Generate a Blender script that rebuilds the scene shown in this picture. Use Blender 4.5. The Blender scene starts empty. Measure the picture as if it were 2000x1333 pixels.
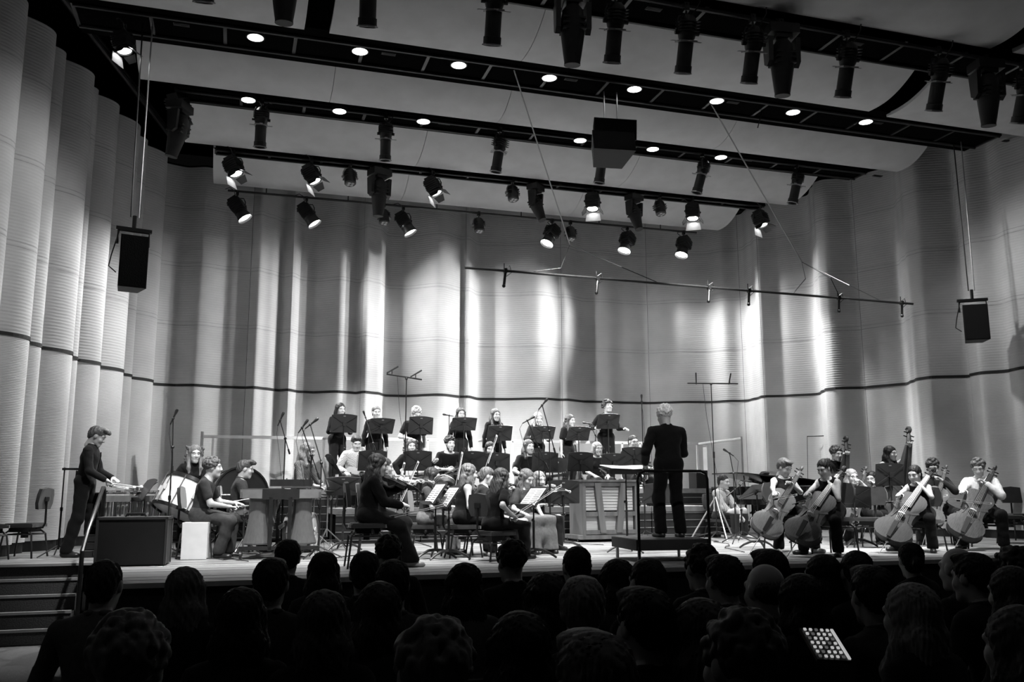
import bpy, math, random
import numpy as np
from mathutils import Matrix, Vector
random.seed(7)
scene = bpy.context.scene
COL = scene.collection
S = 0.84                                   # stage floor above the hall floor (m)
# ------------------------------------------------------------------ camera
F = 1750.0
YAW, PIT, ROLL = [math.radians(a) for a in (17.2, 9.58, -0.14)]
CAMC = np.array([0.0, 0.0, 1.72])
_f = np.array([math.sin(YAW) * math.cos(PIT), math.cos(YAW) * math.cos(PIT), math.sin(PIT)])
_r = np.array([math.cos(YAW), -math.sin(YAW), 0.0])
_u = np.cross(_r, _f)
_r, _u = _r * math.cos(ROLL) + _u * math.sin(ROLL), -_r * math.sin(ROLL) + _u * math.cos(ROLL)
cd = bpy.data.cameras.new('camera')
cd.sensor_width = 36.0
cd.lens = F / 2000.0 * 36.0
cd.clip_end = 200
cam = bpy.data.objects.new('camera', cd)
cam.matrix_world = Matrix([[_r[i], _u[i], -_f[i], CAMC[i]] for i in range(3)] + [[0, 0, 0, 1]])
COL.objects.link(cam)
scene.camera = cam


def P(x, y, z=None, Y=None, X=None):
    """world point on the sight line of photograph position x, y at a known height, depth or side position"""
    v = _f + _r * (x - 1000) / F - _u * (y - 666.5) / F
    t = (z - CAMC[2]) / v[2] if z is not None else (Y / v[1] if Y is not None else X / v[0])
    return CAMC + v * t


def G(x, y, z=S):
    return P(x, y, z=z)


# ------------------------------------------------------------------ world, exposure
w = bpy.data.worlds.new('hall_air')
scene.world = w
w.use_nodes = True
w.node_tree.nodes['Background'].inputs[0].default_value = (1, 1, 1, 1)
w.node_tree.nodes['Background'].inputs[1].default_value = 0.0015
vs = scene.view_settings
scene.display_settings.display_device = 'sRGB'
vs.view_transform = 'Standard'
vs.look = 'None'
vs.gamma = 1.0
vs.exposure = 0.45
vs.use_curve_mapping = False
cy = scene.cycles
cy.max_bounces = 5
cy.diffuse_bounces = 4
cy.glossy_bounces = 2
cy.transmission_bounces = 2
cy.sample_clamp_indirect = 4.0
cy.sample_clamp_direct = 0.0
cy.caustics_reflective = False
cy.caustics_refractive = False
cy.use_denoising = True
try:
    cy.denoiser = 'OPENIMAGEDENOISE'
except Exception:
    pass


# ------------------------------------------------------------------ lights of the hall, plus added audience fill
def spot(name, loc, target, power, angle, blend=0.6, radius=0.12):
    d = bpy.data.lights.new(name, 'SPOT')
    d.energy = power
    d.spot_size = math.radians(angle)
    d.spot_blend = blend
    d.shadow_soft_size = radius
    o = bpy.data.objects.new(name, d)
    o.location = loc
    o.rotation_euler = (Vector(target) - Vector(loc)).to_track_quat('-Z', 'Y').to_euler()
    COL.objects.link(o)
    return o


# wall washers at the level of the second bridge: they graze the folds of the shell from the side
spot('wash_light', (11.3, 18.25, S + 6.8), (2.0, 21.0, S + 2.9), 3900, 48, 1.0, 0.10)
spot('wash_light', (7.6, 18.25, S + 6.8), (-0.9, 20.6, S + 2.9), 1100, 46, 1.0, 0.10)
spot('wash_light', (-0.2, 18.25, S + 6.8), (9.4, 20.9, S + 2.7), 2000, 48, 1.0, 0.10)
spot('wash_light', (9.4, 20.25, S + 6.8), (12.7, 18.6, S + 3.2), 1250, 60, 1.0, 0.10)
spot('wash_light', (10.4, 19.7, S + 6.9), (13.7, 15.0, S + 3.6), 1500, 56, 1.0, 0.10)
spot('wash_light', (1.0, 18.25, S + 6.8), (-2.5, 15.9, S + 2.9), 1900, 60, 1.0, 0.10)
spot('wash_light', (9.6, 13.4, S + 6.9), (14.2, 11.8, S + 3.5), 500, 70, 1.0, 0.12)
spot('wash_light', (1.6, 13.4, S + 6.9), (-3.2, 13.8, S + 4.0), 480, 70, 1.0, 0.12)
# the stage key lights hang on the front bridge
for i, (x, tx, ty) in enumerate(((0.5, -0.5, 13.2), (2.4, 2.2, 12.8), (4.3, 4.4, 13.0), (6.2, 6.6, 13.2), (8.1, 8.6, 12.6), (10.0, 9.8, 12.2))):
    spot('front_key_light', (x, 9.95, S + 6.7), (tx, ty, S + 0.6), 2300, 40, 0.9, 0.1)
for i, (x, tx) in enumerate(((2.6, 2.9), (5.0, 5.2), (7.4, 7.5))):
    spot('choir_key_light', (x, 9.95, S + 6.7), (tx, 18.2, S + 2.0), 3600, 27, 0.8, 0.1)
for i, (x, tx) in enumerate(((0.6, 1.6), (4.4, 5.4), (8.2, 9.8))):
    spot('front_of_house_light', (x, 3.4, S + 6.8), (tx, 13.0, S + 1.2), 1000, 32, 0.8, 0.12)
for x, y in ((-1.0, 3.2), (3.0, 3.2), (7.0, 3.6)):  # added dim fill lamps that lift the dark audience, no fixtures here
    hl = bpy.data.lights.new('audience_fill_light', 'POINT')
    hl.energy = 15
    hl.shadow_soft_size = 0.3
    ho = bpy.data.objects.new('audience_fill_light', hl)
    ho.location = (x, y, 8.6)
    COL.objects.link(ho)
for i in range(5):
    spot('top_light', (0.3 + i * 2.6, 13.35, S + 6.9), (0.2 + i * 2.7, 13.4, S), 1500, 62, 0.9, 0.1)
# ------------------------------------------------------------------ materials (the photograph is black and white)
MATS = {}


def mat(name, v, rough=0.6, metal=0.0, var=0.12, scale=8.0, bump=0.0, stretch=(1, 1, 1), emit=0.0, spec=0.4, sheen=0.0):
    if name in MATS:
        return MATS[name]
    m = bpy.data.materials.new(name)
    m.use_nodes = True
    nt = m.node_tree
    b = nt.nodes['Principled BSDF']
    tc = nt.nodes.new('ShaderNodeTexCoord')
    mp = nt.nodes.new('ShaderNodeMapping')
    mp.inputs['Scale'].default_value = stretch
    nz = nt.nodes.new('ShaderNodeTexNoise')
    nz.inputs['Scale'].default_value = scale
    nz.inputs['Detail'].default_value = 4
    nt.links.new(tc.outputs['Object'], mp.inputs[0])
    nt.links.new(mp.outputs[0], nz.inputs['Vector'])
    cr = nt.nodes.new('ShaderNodeValToRGB')
    lo, hi = v * (1 - var), v * (1 + var)
    cr.color_ramp.elements[0].position = 0.3
    cr.color_ramp.elements[1].position = 0.7
    cr.color_ramp.elements[0].color = (lo, lo, lo, 1)
    cr.color_ramp.elements[1].color = (hi, hi, hi, 1)
    nt.links.new(nz.outputs['Fac'], cr.inputs[0])
    nt.links.new(cr.outputs[0], b.inputs['Base Color'])
    b.inputs['Roughness'].default_value = rough
    b.inputs['Metallic'].default_value = metal
    b.inputs['Specular IOR Level'].default_value = spec
    if sheen:
        b.inputs['Sheen Weight'].default_value = sheen
    if emit:
        b.inputs['Emission Color'].default_value = (1, 1, 1, 1)
        b.inputs['Emission Strength'].default_value = emit
    if bump:
        bp = nt.nodes.new('ShaderNodeBump')
        bp.inputs['Strength'].default_value = bump
        bp.inputs['Distance'].default_value = 0.02
        nt.links.new(nz.outputs['Fac'], bp.inputs['Height'])
        nt.links.new(bp.outputs[0], b.inputs['Normal'])
    MATS[name] = m
    return m


def weave(name, v, kx, kz, depth, var=0.1):
    """panel cloth: a fine wave of ribs in the base colour and relief, in metres along the wall and up it"""
    if name in MATS:
        return MATS[name]
    m = mat(name, v, 0.85, var=var, scale=1.2, spec=0.15)
    nt = m.node_tree
    b = nt.nodes['Principled BSDF']
    tc = nt.nodes['Texture Coordinate']
    mp = nt.nodes.new('ShaderNodeMapping')
    mp.inputs['Scale'].default_value = (0.35, 0.35, 1)
    nt.links.new(tc.outputs['Object'], mp.inputs[0])
    wv = nt.nodes.new('ShaderNodeTexWave')
    wv.bands_direction = 'Z'
    wv.inputs['Scale'].default_value = kz
    wv.inputs['Distortion'].default_value = 1.6
    wv.inputs['Detail'].default_value = 2
    wv.inputs['Detail Scale'].default_value = kx
    nt.links.new(mp.outputs[0], wv.inputs['Vector'])
    mx = nt.nodes.new('ShaderNodeMix')
    mx.data_type = 'RGBA'
    mx.blend_type = 'MULTIPLY'
    cr = [n for n in nt.nodes if n.type == 'VALTORGB'][0]
    r2 = nt.nodes.new('ShaderNodeValToRGB')
    a = 1 - depth
    r2.color_ramp.elements[0].color = (a, a, a, 1)
    r2.color_ramp.elements[1].color = (1, 1, 1, 1)
    nt.links.new(wv.outputs['Fac'], r2.inputs[0])
    mx.inputs[0].default_value = 1.0
    nt.links.new(cr.outputs[0], mx.inputs[6])
    nt.links.new(r2.outputs[0], mx.inputs[7])
    nt.links.new(mx.outputs[2], b.inputs['Base Color'])
    bp = nt.nodes.new('ShaderNodeBump')
    bp.inputs['Strength'].default_value = 0.25
    bp.inputs['Distance'].default_value = 0.01
    nt.links.new(wv.outputs['Fac'], bp.inputs['Height'])
    nt.links.new(bp.outputs[0], b.inputs['Normal'])
    return m


BLACK = mat('black_paint', 0.010, 0.5, var=0.3)
VOID = mat('void_black', 0.004, 0.9, spec=0.0)
METALB = mat('black_metal', 0.012, 0.35, 0.0, var=0.3, spec=0.5)
CHROME = mat('bright_chrome', 0.62, 0.22, 1.0)
STEEL = mat('grey_steel', 0.30, 0.4, 0.7)
WHITEP = mat('white_enamel', 0.86, 0.45, var=0.05)
PAPER = mat('sheet_paper', 0.85, 0.8, var=0.04)
DESK = mat('black_stand_desk', 0.018, 0.42, var=0.2, spec=0.45)
VARNISH = mat('varnished_spruce', 0.07, 0.5, var=0.3, scale=14, stretch=(8, 1, 8), spec=0.14)
VARNISHD = mat('dark_varnish', 0.03, 0.48, var=0.3, scale=14, stretch=(8, 1, 8), spec=0.14)
EBONY = mat('ebony', 0.008, 0.5, spec=0.3)
BLOND = mat('pale_spruce', 0.55, 0.3, var=0.1, scale=12, stretch=(10, 1, 10), spec=0.5)
OAK = mat('stained_oak', 0.09, 0.45, var=0.3, scale=10, stretch=(1, 1, 0.15))
HAIRW = mat('bow_hair', 0.75, 0.6)
STICK = mat('bow_stick', 0.25, 0.35)
PIANOB = mat('piano_lacquer', 0.006, 0.08, spec=0.6)
BRASS = mat('lacquered_brass', 0.55, 0.2, 1.0)
LAMP = mat('lit_lamp', 1.0, 0.5, emit=9.0)
LAMPDIM = mat('lit_lens', 1.0, 0.5, emit=2.0)
CUSH = mat('chair_cushion', 0.016, 0.85, var=0.3, sheen=0.2)


# ------------------------------------------------------------------ mesh building
class MB:
    def __init__(s):
        s.v, s.f = [], []

    def add(s, vs, fs, M=None):
        o = len(s.v)
        if M is not None:
            vs = [tuple(M @ Vector(p)) for p in vs]
        s.v.extend([tuple(map(float, p)) for p in vs])
        s.f.extend([tuple(i + o for i in f) for f in fs])
        return s

    def box(s, c, d, M=None, ch=0.0):
        x, y, z = [k / 2 for k in d]
        vs = [(c[0] + a * x, c[1] + b * y, c[2] + e * z) for a in (-1, 1) for b in (-1, 1) for e in (-1, 1)]
        return s.add(vs, [(0, 1, 3, 2), (4, 6, 7, 5), (0, 4, 5, 1), (2, 3, 7, 6), (0, 2, 6, 4), (1, 5, 7, 3)], M)

    def tube(s, pts, r, n=7, M=None, closed=False, cap=True):
        pts = [Vector(p) for p in pts]
        m = len(pts)
        rs = r if isinstance(r, (list, tuple)) else [r] * m
        vs, fs = [], []
        up = None
        for i, p in enumerate(pts):
            a = pts[i - 1] if (i > 0 or closed) else p
            b = pts[(i + 1) % m] if (i < m - 1 or closed) else p
            t = (b - a).normalized()
            if up is None:
                up = t.orthogonal().normalized()
            up = (up - t * up.dot(t))
            up = up.normalized() if up.length > 1e-6 else t.orthogonal().normalized()
            q = t.cross(up)
            for k in range(n):
                g = 2 * math.pi * k / n
                vs.append(p + (up * math.cos(g) + q * math.sin(g)) * rs[i])
        for i in range(m if closed else m - 1):
            j = (i + 1) % m
            for k in range(n):
                l = (k + 1) % n
                fs.append((i * n + k, i * n + l, j * n + l, j * n + k))
        if cap and not closed:
            fs.append(tuple(range(n - 1, -1, -1)))
            fs.append(tuple(range((m - 1) * n, m * n)))
        return s.add(vs, fs, M)

    def cyl(s, a, b, r0, r1=None, n=10, M=None):
        return s.tube([a, b], [r0, r0 if r1 is None else r1], n, M)

    def lathe(s, prof, n=14, M=None, cap=True):
        vs, fs = [], []
        for (r, z) in prof:
            for k in range(n):
                g = 2 * math.pi * k / n
                vs.append((r * math.cos(g), r * math.sin(g), z))
        for i in range(len(prof) - 1):
            for k in range(n):
                l = (k + 1) % n
                fs.append((i * n + k, i * n + l, (i + 1) * n + l, (i + 1) * n + k))
        if cap and prof[0][0] > 1e-5:
            fs.append(tuple(range(n - 1, -1, -1)))
        if cap and prof[-1][0] > 1e-5:
            fs.append(tuple(range((len(prof) - 1) * n, len(prof) * n)))
        return s.add(vs, fs, M)

    def prism(s, out, z0, z1, M=None):
        n = len(out)
        vs = [(x, y, z0) for x, y in out] + [(x, y, z1) for x, y in out]
        fs = [tuple(range(n - 1, -1, -1)), tuple(range(n, 2 * n))]
        fs += [(i, (i + 1) % n, n + (i + 1) % n, n + i) for i in range(n)]
        return s.add(vs, fs, M)

    def ball(s, c, r, n=10, M=None, sc=(1, 1, 1)):
        prof = [(math.sin(math.pi * i / (n // 2 + 1)), -math.cos(math.pi * i / (n // 2 + 1))) for i in range(n // 2 + 2)]
        T = Matrix.Translation(c) @ Matrix.Diagonal((r * sc[0], r * sc[1], r * sc[2], 1))
        return s.lathe(prof, n, T if M is None else M @ T)

    def mesh(s, name, smooth=38):
        me = bpy.data.meshes.new(name)
        me.from_pydata(s.v, [], s.f)
        if smooth:
            me.shade_smooth()
            me.set_sharp_from_angle(angle=math.radians(smooth))
        me.update()
        return me

    def build(s, name, m, parent=None, loc=None, rot=None, kind=None, smooth=38):
        return link(name, s.mesh(name, smooth), m, parent, loc, rot, kind)


def link(name, me, m=None, parent=None, loc=None, rot=None, kind=None):
    o = bpy.data.objects.new(name, me)
    COL.objects.link(o)
    if m is not None:
        if len(me.materials) == 0:
            me.materials.append(m)
        elif me.materials[0] is not m:
            o.material_slots[0].link = 'OBJECT'
            o.material_slots[0].material = m
    if parent is not None:
        o.parent = parent
    if loc is not None:
        o.location = loc
    if rot is not None:
        o.rotation_euler = rot
    if kind:
        o['kind'] = kind
    return o


def tag(o, label, cat, group=None):
    o['label'] = label
    o['category'] = cat
    if group:
        o['group'] = group
    return o


def thing(name, label, cat, loc=(0, 0, 0), rz=0.0, group=None, M=None):
    o = bpy.data.objects.new(name, None)
    o.empty_display_size = 0.1
    COL.objects.link(o)
    if M is not None:
        o.matrix_world = M
    else:
        o.location = loc
        o.rotation_euler = (0, 0, rz)
    return tag(o, label, cat, group)


def copy_tree(src, label=None, loc=None, rz=None, M=None, group=None):
    kids = {}
    for ch in src.children:
        kids[ch] = list(ch.children)
    c = src.copy()
    COL.objects.link(c)
    for ch, sub in kids.items():
        d = ch.copy()
        COL.objects.link(d)
        d.parent = c
        for g in sub:
            e = g.copy()
            COL.objects.link(e)
            e.parent = d
    if M is not None:
        c.matrix_world = M
    if loc is not None:
        c.location = loc
    if rz is not None:
        c.rotation_euler = (0, 0, rz)
    if label:
        c['label'] = label
    if group:
        c['group'] = group
    return c


def frame(origin, ydir, zhint=(0, 0, 1)):
    """matrix with local y along ydir and local z near zhint"""
    y = Vector(ydir).normalized()
    z = Vector(zhint)
    z = (z - y * z.dot(y)).normalized()
    x = y.cross(z)
    o = Vector(origin)
    return Matrix(((x.x, y.x, z.x, o.x), (x.y, y.y, z.y, o.y), (x.z, y.z, z.z, o.z), (0, 0, 0, 1)))
# ------------------------------------------------------------------ the hall
H_J = S + 3.14                             # joint line of the wall panels
H_T = S + 8.0                              # top of the shell
WALLU = weave('wall_cloth', 0.46, 3.0, 6.0, 0.035)
WALLL = weave('perforated_wall_cloth', 0.56, 4.0, 13.0, 0.16)


def wall_strip(bm, pts, z0, z1, nz=1, th=0.05):
    n = len(pts)
    vs, fs = [], []
    for k in range(nz + 1):
        z = z0 + (z1 - z0) * k / nz
        vs += [(x, y, z) for x, y in pts]
    for k in range(nz):
        for i in range(n - 1):
            fs.append((k * n + i, k * n + i + 1, (k + 1) * n + i + 1, (k + 1) * n + i))
    bm.add(vs, fs)


def wall(name, pts, seams, flip):
    """pts: plan polyline; each run between two seams is a curved panel standing above a perforated one"""
    root = bpy.data.objects.new(name, None)
    COL.objects.link(root)
    root['kind'] = 'structure'
    pts = [np.array(p) for p in pts]
    seams = [0] + seams + [len(pts) - 1]
    for a, b in zip(seams[:-1], seams[1:]):
        run = [p for p in pts[a:b + 1]]
        # a hair-wide open joint between neighbours
        if b - a >= 2:
            d = run[-1] - run[-2]
            run[-1] = run[-1] - d / np.linalg.norm(d) * 0.007
        m = MB()
        wall_strip(m, run, H_J + 0.02, H_T)
        m.build('wall_panel', WALLU, root, smooth=60)
        m = MB()
        wall_strip(m, run, S + 0.16, H_J - 0.02)
        m.build('perforated_panel', WALLL, root, smooth=60)
    nrm = []
    for i in range(len(pts)):
        d = pts[min(i + 1, len(pts) - 1)] - pts[max(i - 1, 0)]
        d = d / (np.linalg.norm(d) + 1e-9)
        nrm.append(np.array([d[1], -d[0]]))
    back = [p - q * 0.03 for p, q in zip(pts, nrm)]
    m = MB()
    wall_strip(m, back, S - 0.9, H_T + 0.05)
    m.build('backing', VOID, root, smooth=0)
    m = MB()
    kick = [p - q * 0.02 for p, q in zip(pts, nrm)]
    wall_strip(m, kick, S, S + 0.17)
    m.build('kick_board', BLACK, root, smooth=0)
    return root


def smooth_offsets(ctrl, xs):
    cx = [c[0] for c in ctrl]
    out = []
    for x in xs:
        i = max(0, min(len(ctrl) - 2, int(np.searchsorted(cx, x) - 1)))
        t = (x - cx[i]) / (cx[i + 1] - cx[i])
        t = max(0, min(1, t))
        # every run between two creases is a soft convex-concave sweep
        u = 0.55 * t + 0.45 * (3 * t * t - 2 * t * t * t)
        out.append(ctrl[i][1] + (ctrl[i + 1][1] - ctrl[i][1]) * u)
    return np.array(out)


# joint line of the shell: photograph column, row -> plan; relief toward the room in metres
LINE = ((281, 746), (330, 753), (417, 758), (507, 762), (602, 765), (693, 769), (830, 774), (985, 780), (1200, 786), (1300, 787),
        (1390, 785), (1450, 781), (1515, 777), (1600, 768), (1685, 757), (1780, 747), (1895, 734), (1999, 720))
base = [P(x, y, z=H_J)[:2] for x, y in LINE]
RELIEF = ((281, -.10), (300, -.06), (335, .02), (376, .15), (384, .15), (430, .11), (440, .13), (474, .14), (478, .17), (488, .22), (515, .14), (545, .0), (552, .05),
          (560, .10), (584, -.06), (612, -.08), (655, .12), (696, .04), (701, .20), (730, .12), (757, -.10), (790, -.08), (846, .20), (852, .20),
          (897, .06), (904, .12), (938, -.08), (985, .0), (1046, .17), (1052, .17), (1088, .09), (1096, .13), (1142, -.03), (1190, .0), (1226, -.05), (1268, -.08),
          (1274, -.06), (1300, .0), (1335, .03), (1390, -.06), (1416, -.04), (1442, -.14), (1452, -.14), (1478, .02), (1502, .20), (1510, .20), (1545, .05),
          (1588, -.08), (1622, .10), (1642, .20), (1654, .19), (1684, -.04), (1692, -.03), (1762, -.08), (1790, .06), (1816, .18), (1842, .20),
          (1892, -.04), (1899, .04), (1930, .08), (1965, -.02), (1999, .04))
cols = np.array(sorted(set(list(np.linspace(281, 1999, 330)) + [c[0] for c in RELIEF])))
lx = [l[0] for l in LINE]
bx = np.interp(cols, lx, [b[0] for b in base])
by = np.interp(cols, lx, [b[1] for b in base])
for _ in range(12):
    bx[1:-1] = (bx[:-2] + 2 * bx[1:-1] + bx[2:]) / 4
    by[1:-1] = (by[:-2] + 2 * by[1:-1] + by[2:]) / 4
off = smooth_offsets(RELIEF, cols) * 2.1
for _ in range(2):
    off[1:-1] = (off[:-2] + 5 * off[1:-1] + off[2:]) / 7
tx, ty = np.gradient(bx), np.gradient(by)
tl = np.hypot(tx, ty)
shell = np.stack([bx + off * ty / tl, by - off * tx / tl], 1)


def cut(x):
    return int(np.argmin(np.abs(cols - x)))


i_r = cut(1445)
wall('wall_back', shell[:i_r + 1], [cut(a) for a in (476, 698, 901, 1092, 1271)], 1)
tail = np.array([[14.15, 12.2], [14.22, 11.2], [14.3, 9.5], [14.5, 6.0], [14.6, 2.0], [14.6, -4.0]])
wall('wall_right', np.vstack([shell[i_r:], tail]), [cut(a) - i_r for a in (1507, 1688, 1896)], 1)
# left wall: a run of convex folds stepping back
edges = [-4.0, 4.0, 8.0, 11.0, 12.1, 13.15, 14.08, 14.95, 15.45, 16.35, 16.75, 17.5, 18.5, 19.05, 20.02]
lp = []
seaml = []
for a, b in zip(edges[:-1], edges[1:]):
    L = b - a
    A = min(0.32, 0.36 * L)
    if lp:
        seaml.append(len(lp))
    for k in range(14):
        t = k / 13
        y = a + L * t
        lp.append((-3.42 + 0.262 * (y - 14) * (1 if y > 12 else 0.45) - (0 if y > 12 else 0.29) + A * math.sin(math.pi * t) ** 0.75 + 0.0, y))
lp.append((shell[0][0] - 0.02, shell[0][1] - 0.0))
wall('wall_left', lp, seaml, 1)

# the joint moulding that runs round the shell
allp = [np.array(p) for p in lp] + [p for p in shell] + [p for p in tail]
m = MB()
inn = []
for i in range(len(allp)):
    d = allp[min(i + 1, len(allp) - 1)] - allp[max(i - 1, 0)]
    d = d / (np.linalg.norm(d) + 1e-9)
    inn.append(allp[i] + np.array([d[1], -d[0]]) * 0.012)
wall_strip(m, inn, H_J - 0.028, H_J + 0.028)
m.build('trim_joint', mat('dark_joint', 0.012, 0.8), kind='structure', smooth=0)

for zc in (H_J + 1.3, H_J + 2.6, H_J + 3.9):
    m = MB()
    wall_strip(m, [allp[i] + (inn[i] - allp[i]) * .25 for i in range(len(allp))], zc - .009, zc + .009)
    wall_strip(m, [allp[i] + (inn[i] - allp[i]) * .25 for i in range(len(allp))], zc + .07, zc + .082)
    m.build('trim_crease', mat('cloth_crease', 0.33, 0.9), kind='structure', smooth=0)



def on_wall(x, y, lift=.015):
    i = cut(x)
    p = P(x, y, Y=shell[i][1])
    return Vector((p[0] - lift * .8, p[1] - lift * .5, p[2]))


m = MB()
m.tube([on_wall(x, 853 - (x - 1577) * .03) for x in range(1577, 1661, 12)] + [on_wall(1662, 850)], .014, 4)
m.tube([on_wall(1660, 850), on_wall(1661, 900), on_wall(1663, 1000)], .012, 4)
m.tube([on_wall(1577, 853), on_wall(1578, 920), on_wall(1579, 1005)], .006, 4)
m.build('door_1', mat('dark_joint', 0.012, 0.8), kind='structure', smooth=0)

# hall floor, stage, dark loft
m = MB()
m.box((5, 5, -0.06), (60, 34, 0.1))
m.build('floor', mat('hall_floor', 0.16, 0.8, bump=0.1, scale=40), kind='structure')


def stage_mat():
    m = mat('stage_boards', 0.22, 0.38, var=0.18, scale=3, stretch=(0.6, 9, 1), spec=0.5)
    return m


# stage deck: long boards laid left to right, each a piece of its own
deck = bpy.data.objects.new('floor_stage', None)
COL.objects.link(deck)
deck['kind'] = 'structure'
m = MB()
m.box(((-1.2 + 14.1) / 2, 11.4, S - 0.43), (15.3, 3.1, 0.82))
m.box((5.1, 17.1, S - 0.43), (17.6, 8.2, 0.82))
m.build('stage_block', BLACK, deck)
SB = stage_mat()
EDGE_L, EDGE_R, Y0 = -1.3, 14.2, 9.78
front = mat('stage_front_boards', 0.27, 0.6, var=0.12, scale=5, stretch=(0.6, 6, 1), bump=0.05)
nb = 34
for i in range(nb):
    ya, yb = Y0 + 0.02 + (21.3 - Y0) * i / nb, Y0 + (21.3 - Y0) * (i + 1) / nb - 0.006
    x0 = EDGE_L if yb < 12.95 else -3.75
    me = MB()
    me.box(((x0 + EDGE_R) / 2, (ya + yb) / 2, S - 0.015), (EDGE_R - x0, yb - ya, 0.03 + 0.002 * (i % 3)))
    me.build('plank', front if yb < 11.9 else SB, deck)
m = MB()
m.box(((EDGE_L + EDGE_R) / 2, Y0, S - 0.02), (EDGE_R - EDGE_L, 0.05, 0.05))
m.build('edge_nosing', mat('pale_nosing', 0.5, 0.4), deck)
m = MB()
m.box(((EDGE_L + EDGE_R) / 2, 11.88, S + 0.004), (EDGE_R - EDGE_L, 0.035, 0.008))
m.build('joint_strip', mat('pale_strip', 0.7, 0.4), deck)
m = MB()
m.box(((EDGE_L + EDGE_R) / 2, Y0 + 0.06, S / 2 - 0.03), (EDGE_R - EDGE_L, 0.04, S - 0.06))
m.build('stage_apron', mat('apron_black', 0.02, 0.8, bump=0.2, scale=20), deck)

# stairs at the left of the stage: tread and riser are pieces
st = bpy.data.objects.new('stairs', None)
COL.objects.link(st)
tag(st, 'carpeted stage stairs with pale metal nosings at the left edge of the stage', 'stairs')
carpet = mat('stair_carpet', 0.05, 0.95, bump=0.3, scale=60, var=0.3)
nose = mat('stair_nosing', 0.42, 0.35, 0.5)
for k in range(5):
    z = S * (k + 1) / 5
    y = 12.9 + (k - 4) * 0.25
    m = MB()
    m.box((-2.52, (y + 12.98) / 2, z / 2 - 0.012), (1.52, 12.98 - y, z - 0.024))
    m.build('step', carpet, st)
    m = MB()
    m.box((-2.52, y + 0.02, z - 0.012), (1.52, 0.06, 0.03))
    m.build('nosing', nose, st)

# void above: loft ceiling and side blacks
m = MB()
m.box((5, 8, S + 11.2), (60, 40, 0.1))
m.build('ceiling', VOID, kind='structure')
m = MB()
m.box((5, -9, 4), (40, 0.2, 16))
m.build('wall_rear', VOID, kind='structure')

# ceiling reflectors: convex slabs hanging across the hall
REFL = mat('reflector_plaster', 0.55, 0.7, var=0.06, scale=3, bump=0.03)
EDGEM = mat('reflector_edge', 0.02, 0.7)


def reflector(label, x0, x1, yf, yb, zlow, rise, seams=()):
    root = thing('ceiling_reflector', label, 'reflector', ((x0 + x1) / 2, (yf + yb) / 2, zlow), group=None)
    xs = [x0] + list(seams) + [x1]
    n = 14
    prof = []
    for i in range(n + 1):
        t = i / n                                    # 0 front, 1 back
        z = rise * (1 - t) ** 2.6 - 0.05 * math.sin(math.pi * min(1, t * 1.0)) * t
        prof.append((yf + (yb - yf) * t, z))
    for a, b in zip(xs[:-1], xs[1:]):
        out = [(y, z) for y, z in prof] + [(y, z + 0.06) for y, z in prof[::-1]]
        vs = []
        k = len(out)
        for x in (a + 0.004, b - 0.004):
            vs += [(x - root.location.x, y - root.location.y, z) for y, z in out]
        fs = [tuple(range(k)), tuple(range(2 * k - 1, k - 1, -1))] + [(i, k + i, k + (i + 1) % k, (i + 1) % k) for i in range(k)]
        m = MB()
        m.add(vs, fs)
        m.build('reflector_panel', REFL, root, smooth=40)
    for x in (x0 + 0.8, (x0 + x1) / 2, x1 - 0.8):
        m = MB()
        m.cyl((x - root.location.x, 0, 0.1), (x - root.location.x, 0, 3.6), 0.012, n=5)
        m.build('hanger', BLACK, root)
    return root


R5 = S + 7.5
reflector('rearmost convex ceiling reflector hanging before the back wall', -0.68, 11.62, 18.45, 19.66, R5, 0.34, (3.4, 7.5))
reflector('convex ceiling reflector second from the back wall', -1.16, 12.12, 15.95, 17.38, R5, 0.42, (3.3, 7.8))
reflector('convex ceiling reflector third from the back wall, under the wide downlight bridge', -1.72, 13.05, 13.62, 14.78, R5, 0.42, (1.3, 4.3, 8.7))
xg = P(596, 40, z=S + 7.6)[0]
reflector('fourth ceiling reflector from the back, wide middle slab above the front spotlights', xg + 0.35, 10.45, 11.05, 12.4, R5, 0.36, (4.0,))
reflector('right wing slab of the fourth ceiling reflector beside the dark crescent gap', 10.9, 14.4, 11.0, 12.5, R5, 0.36)
reflector('left wing slab of the fourth ceiling reflector at the top left corner', -2.3, xg, 11.05, 12.4, R5, 0.36)
reflector('nearest ceiling reflector at the top right corner of the hall', 1.2, 10.2, 8.2, 9.5, S + 7.2, 0.36)
reflector('right wing slab of the nearest ceiling reflector', 10.6, 14.4, 8.2, 9.5, S + 7.2, 0.36)
# ------------------------------------------------------------------ lighting rig
ORD = ['leftmost', 'second from the left', 'third from the left', 'fourth from the left', 'fifth from the left', 'sixth from the left', 'seventh from the left',
       'eighth from the left', 'ninth from the left', 'tenth from the left', 'eleventh from the left', 'twelfth from the left']
HOUS = mat('lamp_housing_black', 0.012, 0.4, var=0.3, spec=0.5)
HOUS2 = mat('lamp_housing_dull', 0.02, 0.6, var=0.3)
INNER = mat('barn_door_bright', 0.55, 0.45)
MESHC = {}


def cached(name, fn, smooth=38):
    if name not in MESHC:
        m = MB()
        fn(m)
        MESHC[name] = m.mesh(name.split('#')[0], smooth)
    return MESHC[name]


def part(name, fn, m, parent, loc=None, rot=None, key=None):
    return link(name, cached(key or name, fn), m, parent, loc, rot)


def _clamp(m):
    m.box((0, 0, -0.01), (0.06, 0.07, 0.10))
    m.cyl((0, -0.05, 0.02), (0, 0.06, 0.02), 0.014, n=6)
    m.cyl((0, 0, -0.06), (0, 0, -0.13), 0.013, n=6)


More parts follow.
